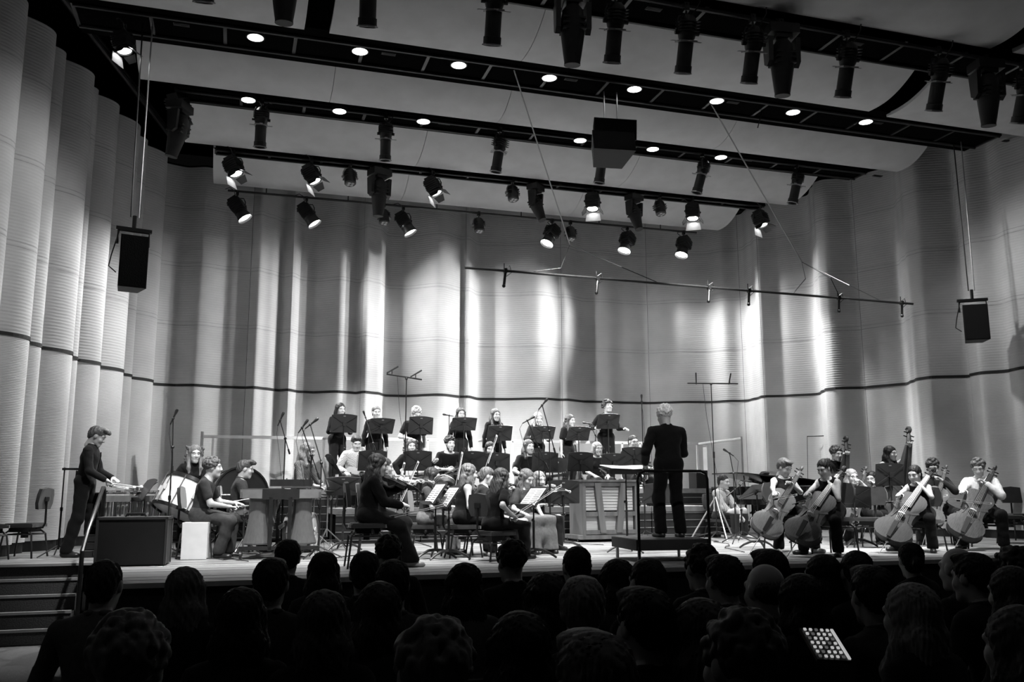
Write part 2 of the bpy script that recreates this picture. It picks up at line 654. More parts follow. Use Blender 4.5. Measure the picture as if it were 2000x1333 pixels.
def _yoke(wd, dr):
    def f(m):
        pts = [(-wd, 0, -dr), (-wd, 0, -0.2), (-wd * 0.8, 0, -0.13), (wd * 0.8, 0, -0.13), (wd, 0, -0.2), (wd, 0, -dr)]
        m.tube(pts, 0.012, 6)
        for s in (-1, 1):
            m.cyl((s * (wd - 0.03), 0, -dr), (s * (wd + 0.03), 0, -dr), 0.025, n=8)
    return f


def aim_rot(aim):
    return Vector(aim).to_track_quat('-Z', 'Y').to_euler()


def profile_spot(loc, aim, label, lit=False, sc=1.0, group=None):
    r = thing('profile_spotlight', label, 'spotlight', loc, math.atan2(aim[1], aim[0]) - math.pi / 2, group)
    r.scale = (sc,) * 3
    part('clamp', _clamp, HOUS, r)
    part('yoke', _yoke(0.115, 0.33), HOUS, r, key='yoke#p')
    la = Vector((0, math.hypot(aim[0], aim[1]), aim[2]))
    rot = aim_rot(la)
    b = part('barrel', lambda m: (m.lathe([(0.0, 0.2), (0.05, 0.2), (0.085, 0.16), (0.1, 0.10), (0.105, -0.02), (0.095, -0.06), (0.082, -0.085)], 12),
                                  m.box((0, 0.06, 0.10), (0.15, 0.08, 0.18)), [m.box((0, 0, 0.02 + 0.035 * k), (0.225, 0.225, 0.008)) for k in range(4)]),
             HOUS, r, (0, 0, -0.33), rot)
    part('lens_tube', lambda m: m.lathe([(0.07, -0.09), (0.088, -0.10), (0.088, -0.36), (0.098, -0.365), (0.098, -0.44), (0.078, -0.44), (0.075, -0.37)], 12), HOUS2, b)
    part('shutter_gate', lambda m: [m.box((x, y, -0.092), (0.10 if x else 0.05, 0.05 if x else 0.10, 0.006)) for x, y in ((-0.13, 0), (0.13, 0), (0, 0.13), (0, -0.13))] +
         [m.box((0, 0, -0.092), (0.2, 0.2, 0.02))], STEEL, b)
    part('colour_frame', lambda m: (m.lathe([(0.092, -0.44), (0.11, -0.44), (0.11, -0.455), (0.092, -0.455)], 8, cap=False)), STEEL, b)
    part('lens', lambda m: m.lathe([(0.0, -0.40), (0.07, -0.395)], 12), LAMPDIM if lit else mat('dark_lens', 0.05, 0.1, spec=0.8), b)
    part('cable', lambda m: m.tube([(0.03, 0.02, 0.18), (0.1, 0.05, 0.28), (0.13, 0.04, 0.36), (0.1, 0.0, 0.42)], 0.008, 5), HOUS, b)
    return r


def fresnel(loc, aim, label, lit=True, face=True, sc=1.0, power=0):
    r = thing('fresnel_lantern', label, 'spotlight', loc, math.pi)
    r.scale = (sc,) * 3
    part('clamp', _clamp, HOUS, r)
    part('yoke', _yoke(0.17, 0.3), HOUS, r, key='yoke#f')
    rot = aim_rot((-aim[0], -aim[1], aim[2]))

    def body(m):
        m.box((0, 0, 0.0), (0.28, 0.26, 0.26))
        m.box((0, 0, 0.15), (0.22, 0.20, 0.08))
        for k in range(5):
            m.box((0, 0, -0.09 + k * 0.045), (0.31, 0.29, 0.012))
        m.lathe([(0.12, -0.13), (0.14, -0.14), (0.14, -0.19), (0.125, -0.19)], 14, cap=False)
    b = part('lamp_housing', body, HOUS, r, (0, 0, -0.30), rot)
    if face:
        part('fresnel_lens', lambda m: m.lathe([(0.0, -0.185), (0.07, -0.182), (0.12, -0.165)], 14), LAMP if lit else HOUS2, b)
    else:
        part('hood', lambda m: m.lathe([(0.125, -0.18), (0.13, -0.20), (0.165, -0.36), (0.16, -0.36), (0.12, -0.2)], 16, cap=False), HOUS, b)
        part('fresnel_lens', lambda m: m.lathe([(0.0, -0.325), (0.08, -0.32), (0.146, -0.31)], 16), LAMP if lit else HOUS2, b, key='fresnel_lens#hood')
    for k in range(4 if face else 0):
        g = k * math.pi / 2

        def leaf(m, g=g, k=k):
            w0, w1, l, t = ((0.14, 0.17, 0.20, 6) if k == 2 else ((.13, .16, .13, 48) if k == 0 else (0.11, 0.07, 0.14, 38)))
            T = Matrix.Rotation(g, 4, 'Z') @ Matrix.Translation((0, 0.14, -0.19)) @ Matrix.Rotation(math.radians(t), 4, 'X')
            m.add([(-w0, 0, 0), (w0, 0, 0), (w1, 0, -l), (-w1, 0, -l), (-w0, 0.006, 0), (w0, 0.006, 0), (w1, 0.006, -l), (-w1, 0.006, -l)],
                  [(0, 1, 2, 3), (7, 6, 5, 4), (0, 4, 5, 1), (1, 5, 6, 2), (2, 6, 7, 3), (3, 7, 4, 0)], T)
        part('barn_door', leaf, INNER if (face and k == 2) else HOUS, b, key='barn_door#%d%d' % (k, face))
    part('cable', lambda m: m.tube([(0.08, 0.1, 0.19), (0.16, 0.14, 0.26), (0.2, 0.1, 0.34), (0.12, 0.0, 0.4)], 0.009, 5), HOUS, b, key='cable#f')
    if power:
        a3 = Vector(aim).normalized()
        o = Vector(loc) + Vector((0, 0, -0.30)) + a3 * 0.42
        spot('lantern_beam', o, o + a3, power, 50, 0.8, 0.1)
    return r


def led_par(loc, aim, label):
    r = thing('led_parcan', label, 'spotlight', loc, math.atan2(aim[1], aim[0]) - math.pi / 2)
    part('clamp', _clamp, HOUS, r)
    part('yoke', _yoke(0.14, 0.30), STEEL, r, key='yoke#l')
    rot = aim_rot((0, math.hypot(aim[0], aim[1]), aim[2]))
    b = part('lamp_housing', lambda m: (m.lathe([(0.0, 0.14), (0.09, 0.14), (0.115, 0.10), (0.12, -0.17), (0.10, -0.19), (0.0, -0.185)], 12),
                                        [m.box((0, 0, 0.05 - k * 0.05), (0.25, 0.2, 0.012)) for k in range(3)]), HOUS, r, (0, 0, -0.27), rot, key='lamp_housing#l')
    for k in range(4):
        g = k * math.pi / 2 + 0.78
        part('lens', lambda m: m.lathe([(0, -0.012), (0.026, -0.008), (0.034, 0.0)], 10), mat('grey_lens', 0.4, 0.2, spec=0.8), b, (0.05 * math.cos(g), 0.05 * math.sin(g), -0.19), key='lens#l')
    return r


def moving_head(loc, aim, label, sc=1.0):
    r = thing('moving_head_light', label, 'spotlight', loc, math.atan2(aim[1], aim[0]) - math.pi / 2)
    r.scale = (sc,) * 3
    part('clamp', _clamp, HOUS, r)
    part('base', lambda m: (m.box((0, 0, -0.12), (0.36, 0.26, 0.12)), m.box((0, 0, -0.2), (0.2, 0.2, 0.06))), HOUS, r, key='base#m')
    for s in (-1, 1):
        part('arm', lambda m: m.prism([(-0.09, -0.22), (0.09, -0.22), (0.07, -0.52), (0.0, -0.57), (-0.07, -0.52)], -0.028, 0.028,
                                      Matrix.Rotation(math.pi / 2, 4, 'Z') @ Matrix.Rotation(math.pi / 2, 4, 'X')), HOUS, r, (s * 0.17, 0, 0), key='arm#m')
    rot = aim_rot((0, math.hypot(aim[0], aim[1]), aim[2]))
    b = part('head', lambda m: (m.lathe([(0.0, 0.24), (0.07, 0.24), (0.115, 0.18), (0.135, 0.05), (0.135, -0.08), (0.105, -0.3), (0.09, -0.40), (0.092, -0.43), (0.07, -0.43)], 14),
                                [m.box((0, 0, -0.05 + k * 0.06), (0.25, 0.25, 0.02)) for k in range(3)]), HOUS2, r, (0, 0, -0.48), rot, key='head#m')
    part('lens', lambda m: m.lathe([(0.0, -0.42), (0.07, -0.415)], 12), mat('dark_lens', 0.05, 0.1, spec=0.8), b, key='lens#m')
    return r


def pipe(name, label, a, b, r=0.03, cat='pipe', extra=None):
    o = thing(name, label, cat, ((a[0] + b[0]) / 2, (a[1] + b[1]) / 2, (a[2] + b[2]) / 2))
    d = Vector(b) - Vector(a)
    m = MB()
    m.cyl(-d / 2, d / 2, r, n=8)
    m.build('tube', METALB, o)
    return o


# bridges: two tubes with cross ties, plus the wide one that carries the downlights
def bridge(label, x0, x1, y, z, wide, plate):
    o = thing('lighting_bridge', label, 'lighting bridge', ((x0 + x1) / 2, y, z))
    h = (x1 - x0) / 2
    for dy in (-wide / 2, wide / 2):
        m = MB()
        m.cyl((-h, dy, 0), (h, dy, 0), 0.028, n=8)
        m.build('rail', METALB, o)
    m = MB()
    m.box((0, plate[1], 0.10), (2 * h, plate[0], 0.14))
    m.build('soffit', VOID, o)
    n = int(h * 2 / 1.0)
    for i in range(n + 1):
        x = -h + 2 * h * i / n
        part('saddle', lambda m: m.box((0, 0, 0.02), (0.05, wide + .06, 0.03)), METALB, o, (x, 0, 0), key='saddle#%.2f' % wide)
        if i % 3 == 1 and plate[0] > .5:
            part('vent', lambda m: [m.box((0, -.02 + .02 * k, 0.026), (0.2, 0.012, 0.012)) for k in range(3)] + [m.box((0, 0, .03), (.22, .08, .008))], HOUS2, o, (x + .4, plate[1] - .1, 0), key='vent')
    for i in range(3):
        x = -h + 2 * h * (i + 0.5) / 3
        part('hanger', lambda m: m.cyl((0, 0, 0.17), (0, 0, 3.4), 0.015, n=5), METALB, o, (x, 0, 0), key='hanger#b')
    return o


Z1 = S + 7.46
bridge('narrow lighting bridge in front of the rearmost reflector', -0.6, 11.6, 17.62, Z1, 0.22, (.34, 0))
bridge('lighting bridge with small downlights between the second and third reflectors', -1.2, 12.5, 15.25, Z1 + 0.05, 0.36, (.62, .04))
bridge('widest lighting bridge with the row of eight downlights', -2.4, 13.6, 12.95, Z1 + 0.05, 0.60, (1.12, 0))
bridge('nearest lighting bridge crossing the top right of the hall with black spotlights', 0.4, 14.0, 9.85, S + 7.08, 0.55, (.60, .05))
pipe('rear_lighting_pipe', 'thin black pipe of lit lanterns hanging below the rearmost reflector', P(445, 372, Y=19.45), P(1360, 455, Y=19.45), 0.026)
for i, x in enumerate((520, 680, 853, 1018, 1170, 1290)):
    yy = 372 + (x - 445) * 0.0907
    a = P(x, yy, Y=19.45)
    m = MB()
    m.cyl((0, 0, 0), (0, 0, 0.12 if True else 0), 0.014, n=5)
    tag(m.build('pipe_hanger', METALB, loc=a), 'short black rod holding the rear lighting pipe, %s' % ORD[i], 'hanger', 'rods of the rear lighting pipe')

# downlights
def downlight(x, y, label):
    p = P(x, y, z=Z1 + .05 - .03)
    r = thing('downlight', label, 'downlight', (p[0], p[1], p[2]))
    part('housing', lambda m: m.lathe([(0.115, 0.0), (0.135, 0.0), (0.135, 0.062), (0.0, 0.062)], 18, cap=False), HOUS, r, key='housing#d')
    part('diffuser', lambda m: m.lathe([(0.0, 0.006), (0.10, 0.006), (0.116, 0.002)], 18), LAMP, r)


for i, (x, y) in enumerate(((499, 74), (703, 101), (896, 128), (1073, 153), (1239, 175), (1400, 198), (1549, 220), (1691, 239))):
    downlight(x, y, 'round lit downlight of the widest bridge, %s' % ORD[i])
for i, (x, y) in enumerate(((485, 196), (663, 218), (827, 238), (1133, 275), (1275, 292), (1408, 308))):
    downlight(x, y, 'small round lit downlight of the bridge before the third reflector, %s' % ORD[i])

# spotlights on the nearest bridge
for i, (x, y) in enumerate(((395, -50), (720, -34), (966, -8), (1202, 24), (1341, 44), (1471, 66), (1655, 96), (1834, 128), (2003, 180))):
    p = P(x, y, Y=9.575)
    p[2] = S + 7.08
    profile_spot(p, (0.05, 0.42, -1), 'black profile spotlight on the nearest bridge, %s' % ORD[i], True, 1.12)
for i, (x, y) in enumerate(((560, -110), (1117, -42), (1525, 62), (1925, 128))):
    p = P(x, y, Y=9.575)
    p[2] = S + 7.08
    moving_head(p, (0.02, 0.12, -1), 'large tapered moving head lamp on the nearest bridge, %s' % ORD[i], 1.12)
# second bridge
for i, (x, y) in enumerate(((511, 216), (754, 244), (976, 268), (1176, 296), (1372, 318), (1556, 336))):
    p = P(x, y, Y=15.07)
    p[2] = Z1 + .05
    profile_spot(p, ((0.0, 0.02, -0.12, -0.1, -0.25, -0.2)[i], 0.16, -1), 'black profile spotlight below the small downlight row, %s' % ORD[i], False, 1.05)
def on_rail(x, y):
    p = P(x, y, Y=17.51)
    p[2] = Z1
    return p


# first bridge: fresnels, led pars, moving heads
for i, (x, y, ax) in enumerate(((457, 302, 0.3), (609, 318, 0.35), (846, 344, 0.3), (1157, 375, -0.1), (1352, 393, -0.12), (1484, 405, 0.1))):
    p = P(x, y, Y=17.51)
    p[2] = Z1
    fresnel(p, (ax * 1.2, -0.22, -1), 'black fresnel lantern with pale barn doors under the rear bridge, %s' % ORD[i], True, True, 1.0, 900)
for i, (x, y) in enumerate(((684, 322), (1001, 357), (1288, 386))):
    led_par(on_rail(x, y), (0.05, -0.25, -1), 'black led parcan under the rear bridge, %s' % ORD[i])
for i, (x, y, ax) in enumerate(((742, 318, -0.02), (1046, 360, 0.28), (1238, 380, 0.12))):
    moving_head(on_rail(x, y), (ax, -0.3 if i else 0.05, -1), 'tapered moving head lamp under the rear bridge, %s' % ORD[i], 1.15 if i == 0 else 0.98)
# rear pipe
for i, (x, y, ax) in enumerate(((464, 376, 0.5), (599, 388, 0.52), (788, 406, 0.42), (1078, 431, -0.42), (1225, 445, -0.32), (1335, 454, -0.3))):
    fresnel(P(x, y, Y=19.45), (ax * 1.25, -0.22, -1), 'lit lantern with a flared black hood on the thin rear pipe, %s' % ORD[i], True, False, 1.0, 2200)
for i, (x, y) in enumerate(((750, 400), (935, 417), (1114, 434))):
    led_par(P(x, y, Y=19.45), (0.04, -0.25, -1), 'black led parcan on the thin rear pipe, %s' % ORD[i])
# side lanterns at the top left
fresnel(P(243, 52, Y=12.9), (0.2, -0.1, -1), 'lit flood lamp with barn doors at the left end of the widest bridge', True, True, .8)
fresnel(P(350, 172, Y=15.3), (0.3, 0.35, -1), 'lit lantern at the left end of the bridge with small downlights', True, False, 1.0)
moving_head(P(352, 196, Y=15.2), (-0.2, 0.1, -1), 'dark moving head lamp at the left end above the folded wall', 1.1)

# mic bar slung over the orchestra
ZB = S + 4.3
a, b = P(908, 523, z=ZB), P(1783, 594, z=ZB)
mb = pipe('microphone_bar', 'long thin black bar slung over the orchestra with small clips', a, b, 0.022)


def mic_clip(m):
    m.box((0, 0, 0), (0.05, 0.06, 0.07))
    m.cyl((-0.02, 0, 0.12), (-0.02, 0, 0.0), 0.008, n=5)
    m.cyl((0.0, 0, -0.02), (-0.03, -0.02, -0.24), 0.022, n=7)
    m.tube([(0.0, 0, 0.04), (0.07, 0.0, 0.09), (0.1, 0, -0.02), (0.0, 0, -0.1)], 0.006, 5)
    m.ball((-0.035, -0.025, -0.25), 0.03, 8)


mid = (Vector(a) + Vector(b)) / 2
for x in (975, 1135, 1345, 1425, 1615, 1757):
    q = Vector(a).lerp(Vector(b), (x - 908) / 875.0)
    part('microphone_clip', mic_clip, METALB, mb, q - mid)


def cable(label, pts, r=0.007, m=METALB, cat='cable', name='cable', parent=None):
    mm = MB()
    if parent is not None:
        o = parent.location
        mm.tube([Vector(p) - o for p in pts], r, 5)
        return mm.build(name, m, parent)
    o = Vector(pts[0])
    mm.tube([Vector(p) - o for p in pts], r, 5)
    return tag(mm.build(name, m, loc=o), label, cat)


def along(x):
    return Vector(a).lerp(Vector(b), (x - 908) / 875.0)


wire = mat('pale_wire', 0.35, 0.4, 0.5)
j1 = P(1113, 478, Y=15.5)
cable(None, [P(1003, 134, z=Z1 + .1), j1], 0.012, wire, name='suspension_wire', parent=mb)
cable(None, [along(1010), (along(1070) + Vector((0, 0, 0.12))), Vector(j1), along(1180) + Vector((0, 0, 0.22)), along(1250)], 0.007, name='bridle_wire', parent=mb)
j2 = P(1566, 512, Y=14.6)
cable(None, [P(1387, 200, z=Z1 + .1), j2], 0.012, wire, name='suspension_wire', parent=mb)
cable(None, [along(1515), along(1545) + Vector((0, 0, 0.3)), Vector(j2), along(1600) + Vector((0, 0, 0.35)), along(1618)], 0.007, name='bridle_wire', parent=mb)
cable(None, [Vector(j2), along(1640) + Vector((0, 0, 0.25)), along(1712)], 0.006, wire, name='bridle_wire', parent=mb)
cable('thin black line hanging from the widest bridge to the bridge behind', [P(1498, 178, Y=12.95), P(1480, 250, Y=13.0)], 0.01)

# loudspeakers
GRILLE = mat('speaker_grille', 0.010, 0.7, scale=90, bump=0.3, spec=0.2)


def speaker(label, c, d, rz=0.0, tilt=0.0, bracket=True, up=3.0, rows=0):
    r = thing('loudspeaker', label, 'loudspeaker', c, rz)
    m = MB()
    m.prism([(-d[0] / 2, -d[1] / 2), (d[0] / 2, -d[1] / 2), (d[0] / 2 * 0.7, d[1] / 2), (-d[0] / 2 * 0.7, d[1] / 2)], -d[2] / 2, d[2] / 2)
    cab = m.build('cabinet', mat('speaker_cabinet', 0.012, 0.55), r, rot=(tilt, 0, 0))
    m = MB()
    m.box((0, -d[1] / 2 - 0.006, 0), (d[0] - 0.03, 0.014, d[2] - 0.03))
    m.build('front_grille', GRILLE, cab)
    if bracket:
        m = MB()
        m.tube([(-d[0] / 2 - 0.02, 0, d[2] / 2 - 0.1), (-d[0] / 2 - 0.02, 0, d[2] / 2 + 0.1), (d[0] / 2 + 0.02, 0, d[2] / 2 + 0.1), (d[0] / 2 + 0.02, 0, d[2] / 2 - 0.1)], 0.018, 6)
        m.box((0, 0, d[2] / 2 + 0.12), (d[0] + 0.1, 0.06, 0.05))
        m.cyl((0, 0, d[2] / 2 + 0.1), (0.0, 0, d[2] / 2 + 0.32), 0.03, n=7)
        m.build('bracket', METALB, r)
        for s in (-0.05, 0.05):
            m = MB()
            m.cyl((s, 0, d[2] / 2 + 0.3), (s * 1.4, 0.1, d[2] / 2 + up), 0.011, n=5)
            m.build('hanging_cable', wire if s > 0 else METALB, r)
        m = MB()
        m.tube([(-d[0] / 2, 0.0, d[2] / 2 + 0.1), (-d[0] / 2 - 0.08, 0.02, 0.1), (-d[0] / 2 - 0.1, 0.05, -0.05), (-d[0] / 2, 0.08, -0.12)], 0.009, 5)
        m.build('signal_cable', METALB, r)
    return r


speaker('black loudspeaker hanging before the left folded wall', P(257, 516, Y=12.9), (0.36, 0.36, 0.72), math.radians(14), up=4.2)
speaker('black loudspeaker hanging before the right wall', P(1903, 633, Y=13.1), (0.42, 0.42, 0.66), math.radians(-35), up=4.0)
sp = speaker('upper black loudspeaker of the pair hanging in the middle of the rig', P(1194, 260, Y=12.95), (0.72, 0.5, 0.34), math.radians(-8), 0.12, False)
m = MB()
for s in (-0.1, 0.12):
    m.cyl((s, 0.05, 0.15), (s, 0.05, 0.75), 0.012, n=5)
m.box((0.1, 0.0, 0.2), (0.24, 0.06, 0.05), Matrix.Rotation(0.5, 4, 'Y'))
m.build('hanging_frame', wire, sp)
speaker('lower black loudspeaker of the pair hanging in the middle of the rig', P(1192, 293, Y=12.85), (0.7, 0.5, 0.36), math.radians(-8), -0.28, False)
pipe('loft_rail', 'pair of long dark rails running up the left side above the folded wall', P(118, -10, z=S + 8.7), P(342, 278, z=S + 8.4), 0.05)
pipe('loft_rail', 'thin dark rail beside the long rails above the folded wall', P(128, -10, z=S + 8.9), P(352, 282, z=S + 8.6), 0.03)
# ------------------------------------------------------------------ risers and stage furniture
RIS = mat('riser_board', 0.02, 0.6, var=0.3, scale=6)
RTOP = mat('riser_top', 0.22, 0.6, var=0.15)
LINEM = mat('riser_edge', 0.30, 0.4, 0.4)


def riser(label, x0, x1, y0, y1, z, n):
    r = thing('choir_riser', label, 'riser', ((x0 + x1) / 2, y0, S))
    w = (x1 - x0) / n
    for i in range(n):
        xc = x0 + w * (i + 0.5) - r.location.x
        part('platform', lambda m: m.box((0, (y1 - y0) / 2, z - 0.05), (w - 0.015, y1 - y0 - 0.01, 0.10)), RTOP, r, (xc, 0, 0), key='platform#%s' % label)
        f = part('front_panel', lambda m: m.box((0, 0.03, (z - 0.1) / 2), (w - 0.02, 0.02, z - 0.1)), RIS, r, (xc, 0, 0), key='front_panel#%s' % label)
        k = int(z / 0.14)
        for j in range(k):
            part('rail', lambda m: m.box((0, 0.012, 0), (w - 0.02, 0.02, 0.014)), LINEM, f, (0, 0, 0.06 + j * 0.14), key='rail#%s' % label)
    m = MB()
    m.box((0, (y1 - y0) / 2 + 0.04, (z - 0.12) / 2), (x1 - x0 - 0.06, y1 - y0 - 0.12, z - 0.12))
    m.build('underframe', VOID, r)
    return r


ZA, ZB_ = S + 0.60, S + 0.95
riser('lower black riser carrying the row of guitar players', 1.75, 9.3, 16.05, 17.55, 0.60, 5)
riser('upper black riser carrying the standing choir', -1.1, 10.4, 17.57, 19.2, 0.95, 7)

# white guard rail behind the choir
gr = thing('guard_rail', 'white guard rail standing along the back edge of the choir riser', 'railing', (4.6, 19.12, ZB_))
RZ = 1.05
xa, xb = P(395, 850, Y=19.12)[0] - 4.6, P(1364, 863, Y=19.12)[0] - 4.6
m = MB()
m.box((( xa + xb) / 2, 0, RZ), (xb - xa, 0.045, 0.06))
m.build('top_rail', WHITEP, gr)
for x in (415, 632, 835, 1001, 1215, 1250, 1362):
    X = P(x, 880, Y=19.12)[0] - 4.6
    part('post', lambda m: m.box((0, 0, RZ / 2), (0.045, 0.045, RZ)), WHITEP, gr, (X, 0, 0), key='post#g')
m = MB()
m.cyl((xa, 0, 0), (xa, 0, RZ + 0.1), 0.03, n=8)
m.build('end_post', STEEL, gr)
e = P(1448, 857, Y=17.7)
m = MB()
m.tube([(xb, 0, RZ), (e[0] - 4.6, e[1] - 19.12, e[2] - ZB_)], 0.028, 8)
m.build('side_rail', WHITEP, gr)
m = MB()
m.cyl((e[0] - 4.6, e[1] - 19.12, 0), (e[0] - 4.6, e[1] - 19.12, e[2] - ZB_ + 0.04), 0.022, n=8)
m.build('corner_post', STEEL, gr)
m = MB()
m.prism([(xb + 0.10, -0.02), (xb + 0.15, -0.12), (xb + 0.18, -0.11), (xb + 0.13, 0.0)], 0, RZ - 0.03)
m.build('end_board', WHITEP, gr)


# ---- music stand
def _desk(m):
    w, h = 0.255, 0.17
    n = 8
    vs = []
    for k in range(n + 1):
        x = -w + 2 * w * k / n
        top = h + 0.025 * (1 - (x / w) ** 2)
        vs += [(x * 1.0, 0.0, top), (x * 1.04, 0.0, -h)]
    o = len(vs)
    vs += [(x, 0.006, z) for x, y, z in vs]
    fs = []
    for k in range(n):
        i = 2 * k
        fs += [(i, i + 1, i + 3, i + 2), (o + i + 2, o + i + 3, o + i + 1, o + i), (i, i + 2, o + i + 2, o + i), (i + 1, o + i + 1, o + i + 3, i + 3)]
    fs += [(0, o, o + 1, 1), (2 * n, 2 * n + 1, o + 2 * n + 1, o + 2 * n)]
    m.add(vs, fs)


def _desk_folds(m):
    for sx in (-1, 1):
        for sz in (-1, 1):
            m.cyl((sx * 0.02, 0.006, sz * 0.01), (sx * 0.235, 0.006, sz * 0.15), 0.006, n=4)
    m.box((0, 0.012, 0), (0.06, 0.02, 0.08))


SEL = None


def music_stand(x, y, label, Y, zf=S, face=180.0, tilt=18.0, sheet=None, wide=1.0, group=None, hgt=None):
    """x, y: desk centre in the photograph; Y its depth; face: heading of the reading side"""
    p = P(x, y, Y=Y)
    rz = math.radians(face) + math.pi
    r = thing('music_stand', label, 'music stand', (p[0], p[1], zf), rz, group)
    z = (hgt if hgt else p[2] - zf)
    # local -y is the reading side after rotation: desk leans back
    d = part('desk', _desk, DESK, r, (0, 0.0, z), (math.radians(tilt), 0, 0), key='desk')
    d.scale = (wide, 1, 1)
    part('desk_rib', _desk_folds, DESK, d, (0, -0.012, 0), (0, 0, math.pi), key='desk_rib')
    part('ledge', lambda m: m.box((0, 0.035, -0.172), (0.52, 0.07, 0.012)), DESK, d)
    part('maker_plate', lambda m: m.box((0, -0.004, 0.15), (0.045, 0.006, 0.018)), STEEL, d)
    m = MB()
    m.cyl((0, 0, 0.10), (0, 0, z * 0.62), 0.017, n=8)
    m.cyl((0, 0, z * 0.6), (0, 0.0, z), 0.011, n=7)
    m.ball((0.02, 0, z * 0.62), 0.024, 8)
    m.build('pole', METALB, r)
    for k in range(3):
        part('foot', lambda m: m.tube([(0, 0, 0.12), (0, 0.12, 0.11), (0, 0.24, 0.06), (0, 0.31, 0.012)], [0.022, 0.02, 0.017, 0.013], 6), METALB, r, (0, 0, 0), (0, 0, k * 2.0944 + 0.4), key='foot#s')
    if sheet:
        M = Matrix.Translation((p[0], p[1], zf)) @ Matrix.Rotation(rz, 4, 'Z') @ Matrix.Translation((0, 0, z)) @ Matrix.Rotation(math.radians(tilt), 4, 'X')
        sheet_music(M, sheet)
    return r


def sheet_music(M, label, two=True):
    r = thing('sheet_music', label, 'sheet music', M=M)
    for s in ((-1, 1) if two else (0,)):
        g = part('page', lambda m: m.add([(-0.105, 0, -0.15), (0.105, 0, -0.15), (0.105, 0.004, 0.15), (-0.105, 0.004, 0.15), (-0.105, 0.003, -0.15), (0.105, 0.003, -0.15), (0.105, 0.007, 0.15), (-0.105, 0.007, 0.15)],
                                         [(0, 1, 2, 3), (7, 6, 5, 4), (0, 4, 5, 1), (2, 6, 7, 3), (1, 5, 6, 2), (0, 3, 7, 4)]), PAPER, r, (s * 0.107, 0.012, -0.01), key='page')
        part('stave_line', lambda m: [m.box((0, 0.008, 0.11 - k * 0.034), (0.17, 0.003, 0.010)) for k in range(8)], mat('printed_staves', 0.35, 0.9), g, key='stave_line')['kind'] = 'stuff'
    return r


# ---- orchestra chair
def orchestra_chair(loc, rz, label, group='orchestra chairs on stage', zseat=0.47):
    r = thing('orchestra_chair', label, 'chair', loc, rz, group)
    # local +y is where the sitter looks
    part('seat', lambda m: (m.prism([(-0.21, -0.20), (0.21, -0.20), (0.235, 0.0), (0.225, 0.2), (0.18, 0.225), (-0.18, 0.225), (-0.225, 0.2), (-0.235, 0.0)], -0.055, -0.015),
                            m.prism([(-0.19, -0.18), (0.19, -0.18), (0.21, 0.0), (0.2, 0.18), (-0.2, 0.18), (-0.21, 0.0)], -0.015, 0.0)), CUSH, r, (0, 0, zseat), key='seat')
    part('seat_plate', lambda m: (m.box((0, 0, -0.09), (0.30, 0.30, 0.06)), m.cyl((0.2, 0.05, -0.08), (0.28, 0.05, -0.1), 0.018, n=6), m.cyl((0, 0, -0.12), (0, 0, -0.2), 0.05, n=8)), METALB, r, (0, 0, zseat), key='seat_plate')
    part('backrest', lambda m: m.prism([(-0.17, 0.0), (0.17, 0.0), (0.21, 0.08), (0.205, 0.2), (0.17, 0.28), (0.0, 0.30), (-0.17, 0.28), (-0.205, 0.2), (-0.21, 0.08)], -0.025, 0.02,
                                       Matrix.Rotation(math.pi / 2, 4, 'X')), CUSH, r, (0, -0.225, zseat + 0.19), (math.radians(7), 0, 0), key='backrest')
    part('back_frame', lambda m: (m.tube([(0.0, -0.12, -0.07), (0, -0.24, -0.06), (0, -0.27, 0.0), (0, -0.265, 0.3)], 0.016, 6), m.box((0, -0.265, 0.33), (0.12, 0.02, 0.06)),
                                  m.tube([(-0.2, 0.19, -0.15), (0.2, 0.19, -0.15), (0.2, -0.19, -0.15), (-0.2, -0.19, -0.15)], 0.010, 5, closed=True)), METALB, r, (0, 0, zseat), key='back_frame')
    for sx in (-1, 1):
        for sy in (-1, 1):
            part('leg', lambda m, sx=sx, sy=sy: m.tube([(sx * 0.16, sy * 0.14, zseat - 0.10), (sx * 0.2, sy * 0.19, zseat - 0.15), (sx * 0.225, sy * 0.23, 0.0)], 0.013, 6), METALB, r, key='leg%d%d%.2f#c' % (sx, sy, zseat))
    return r


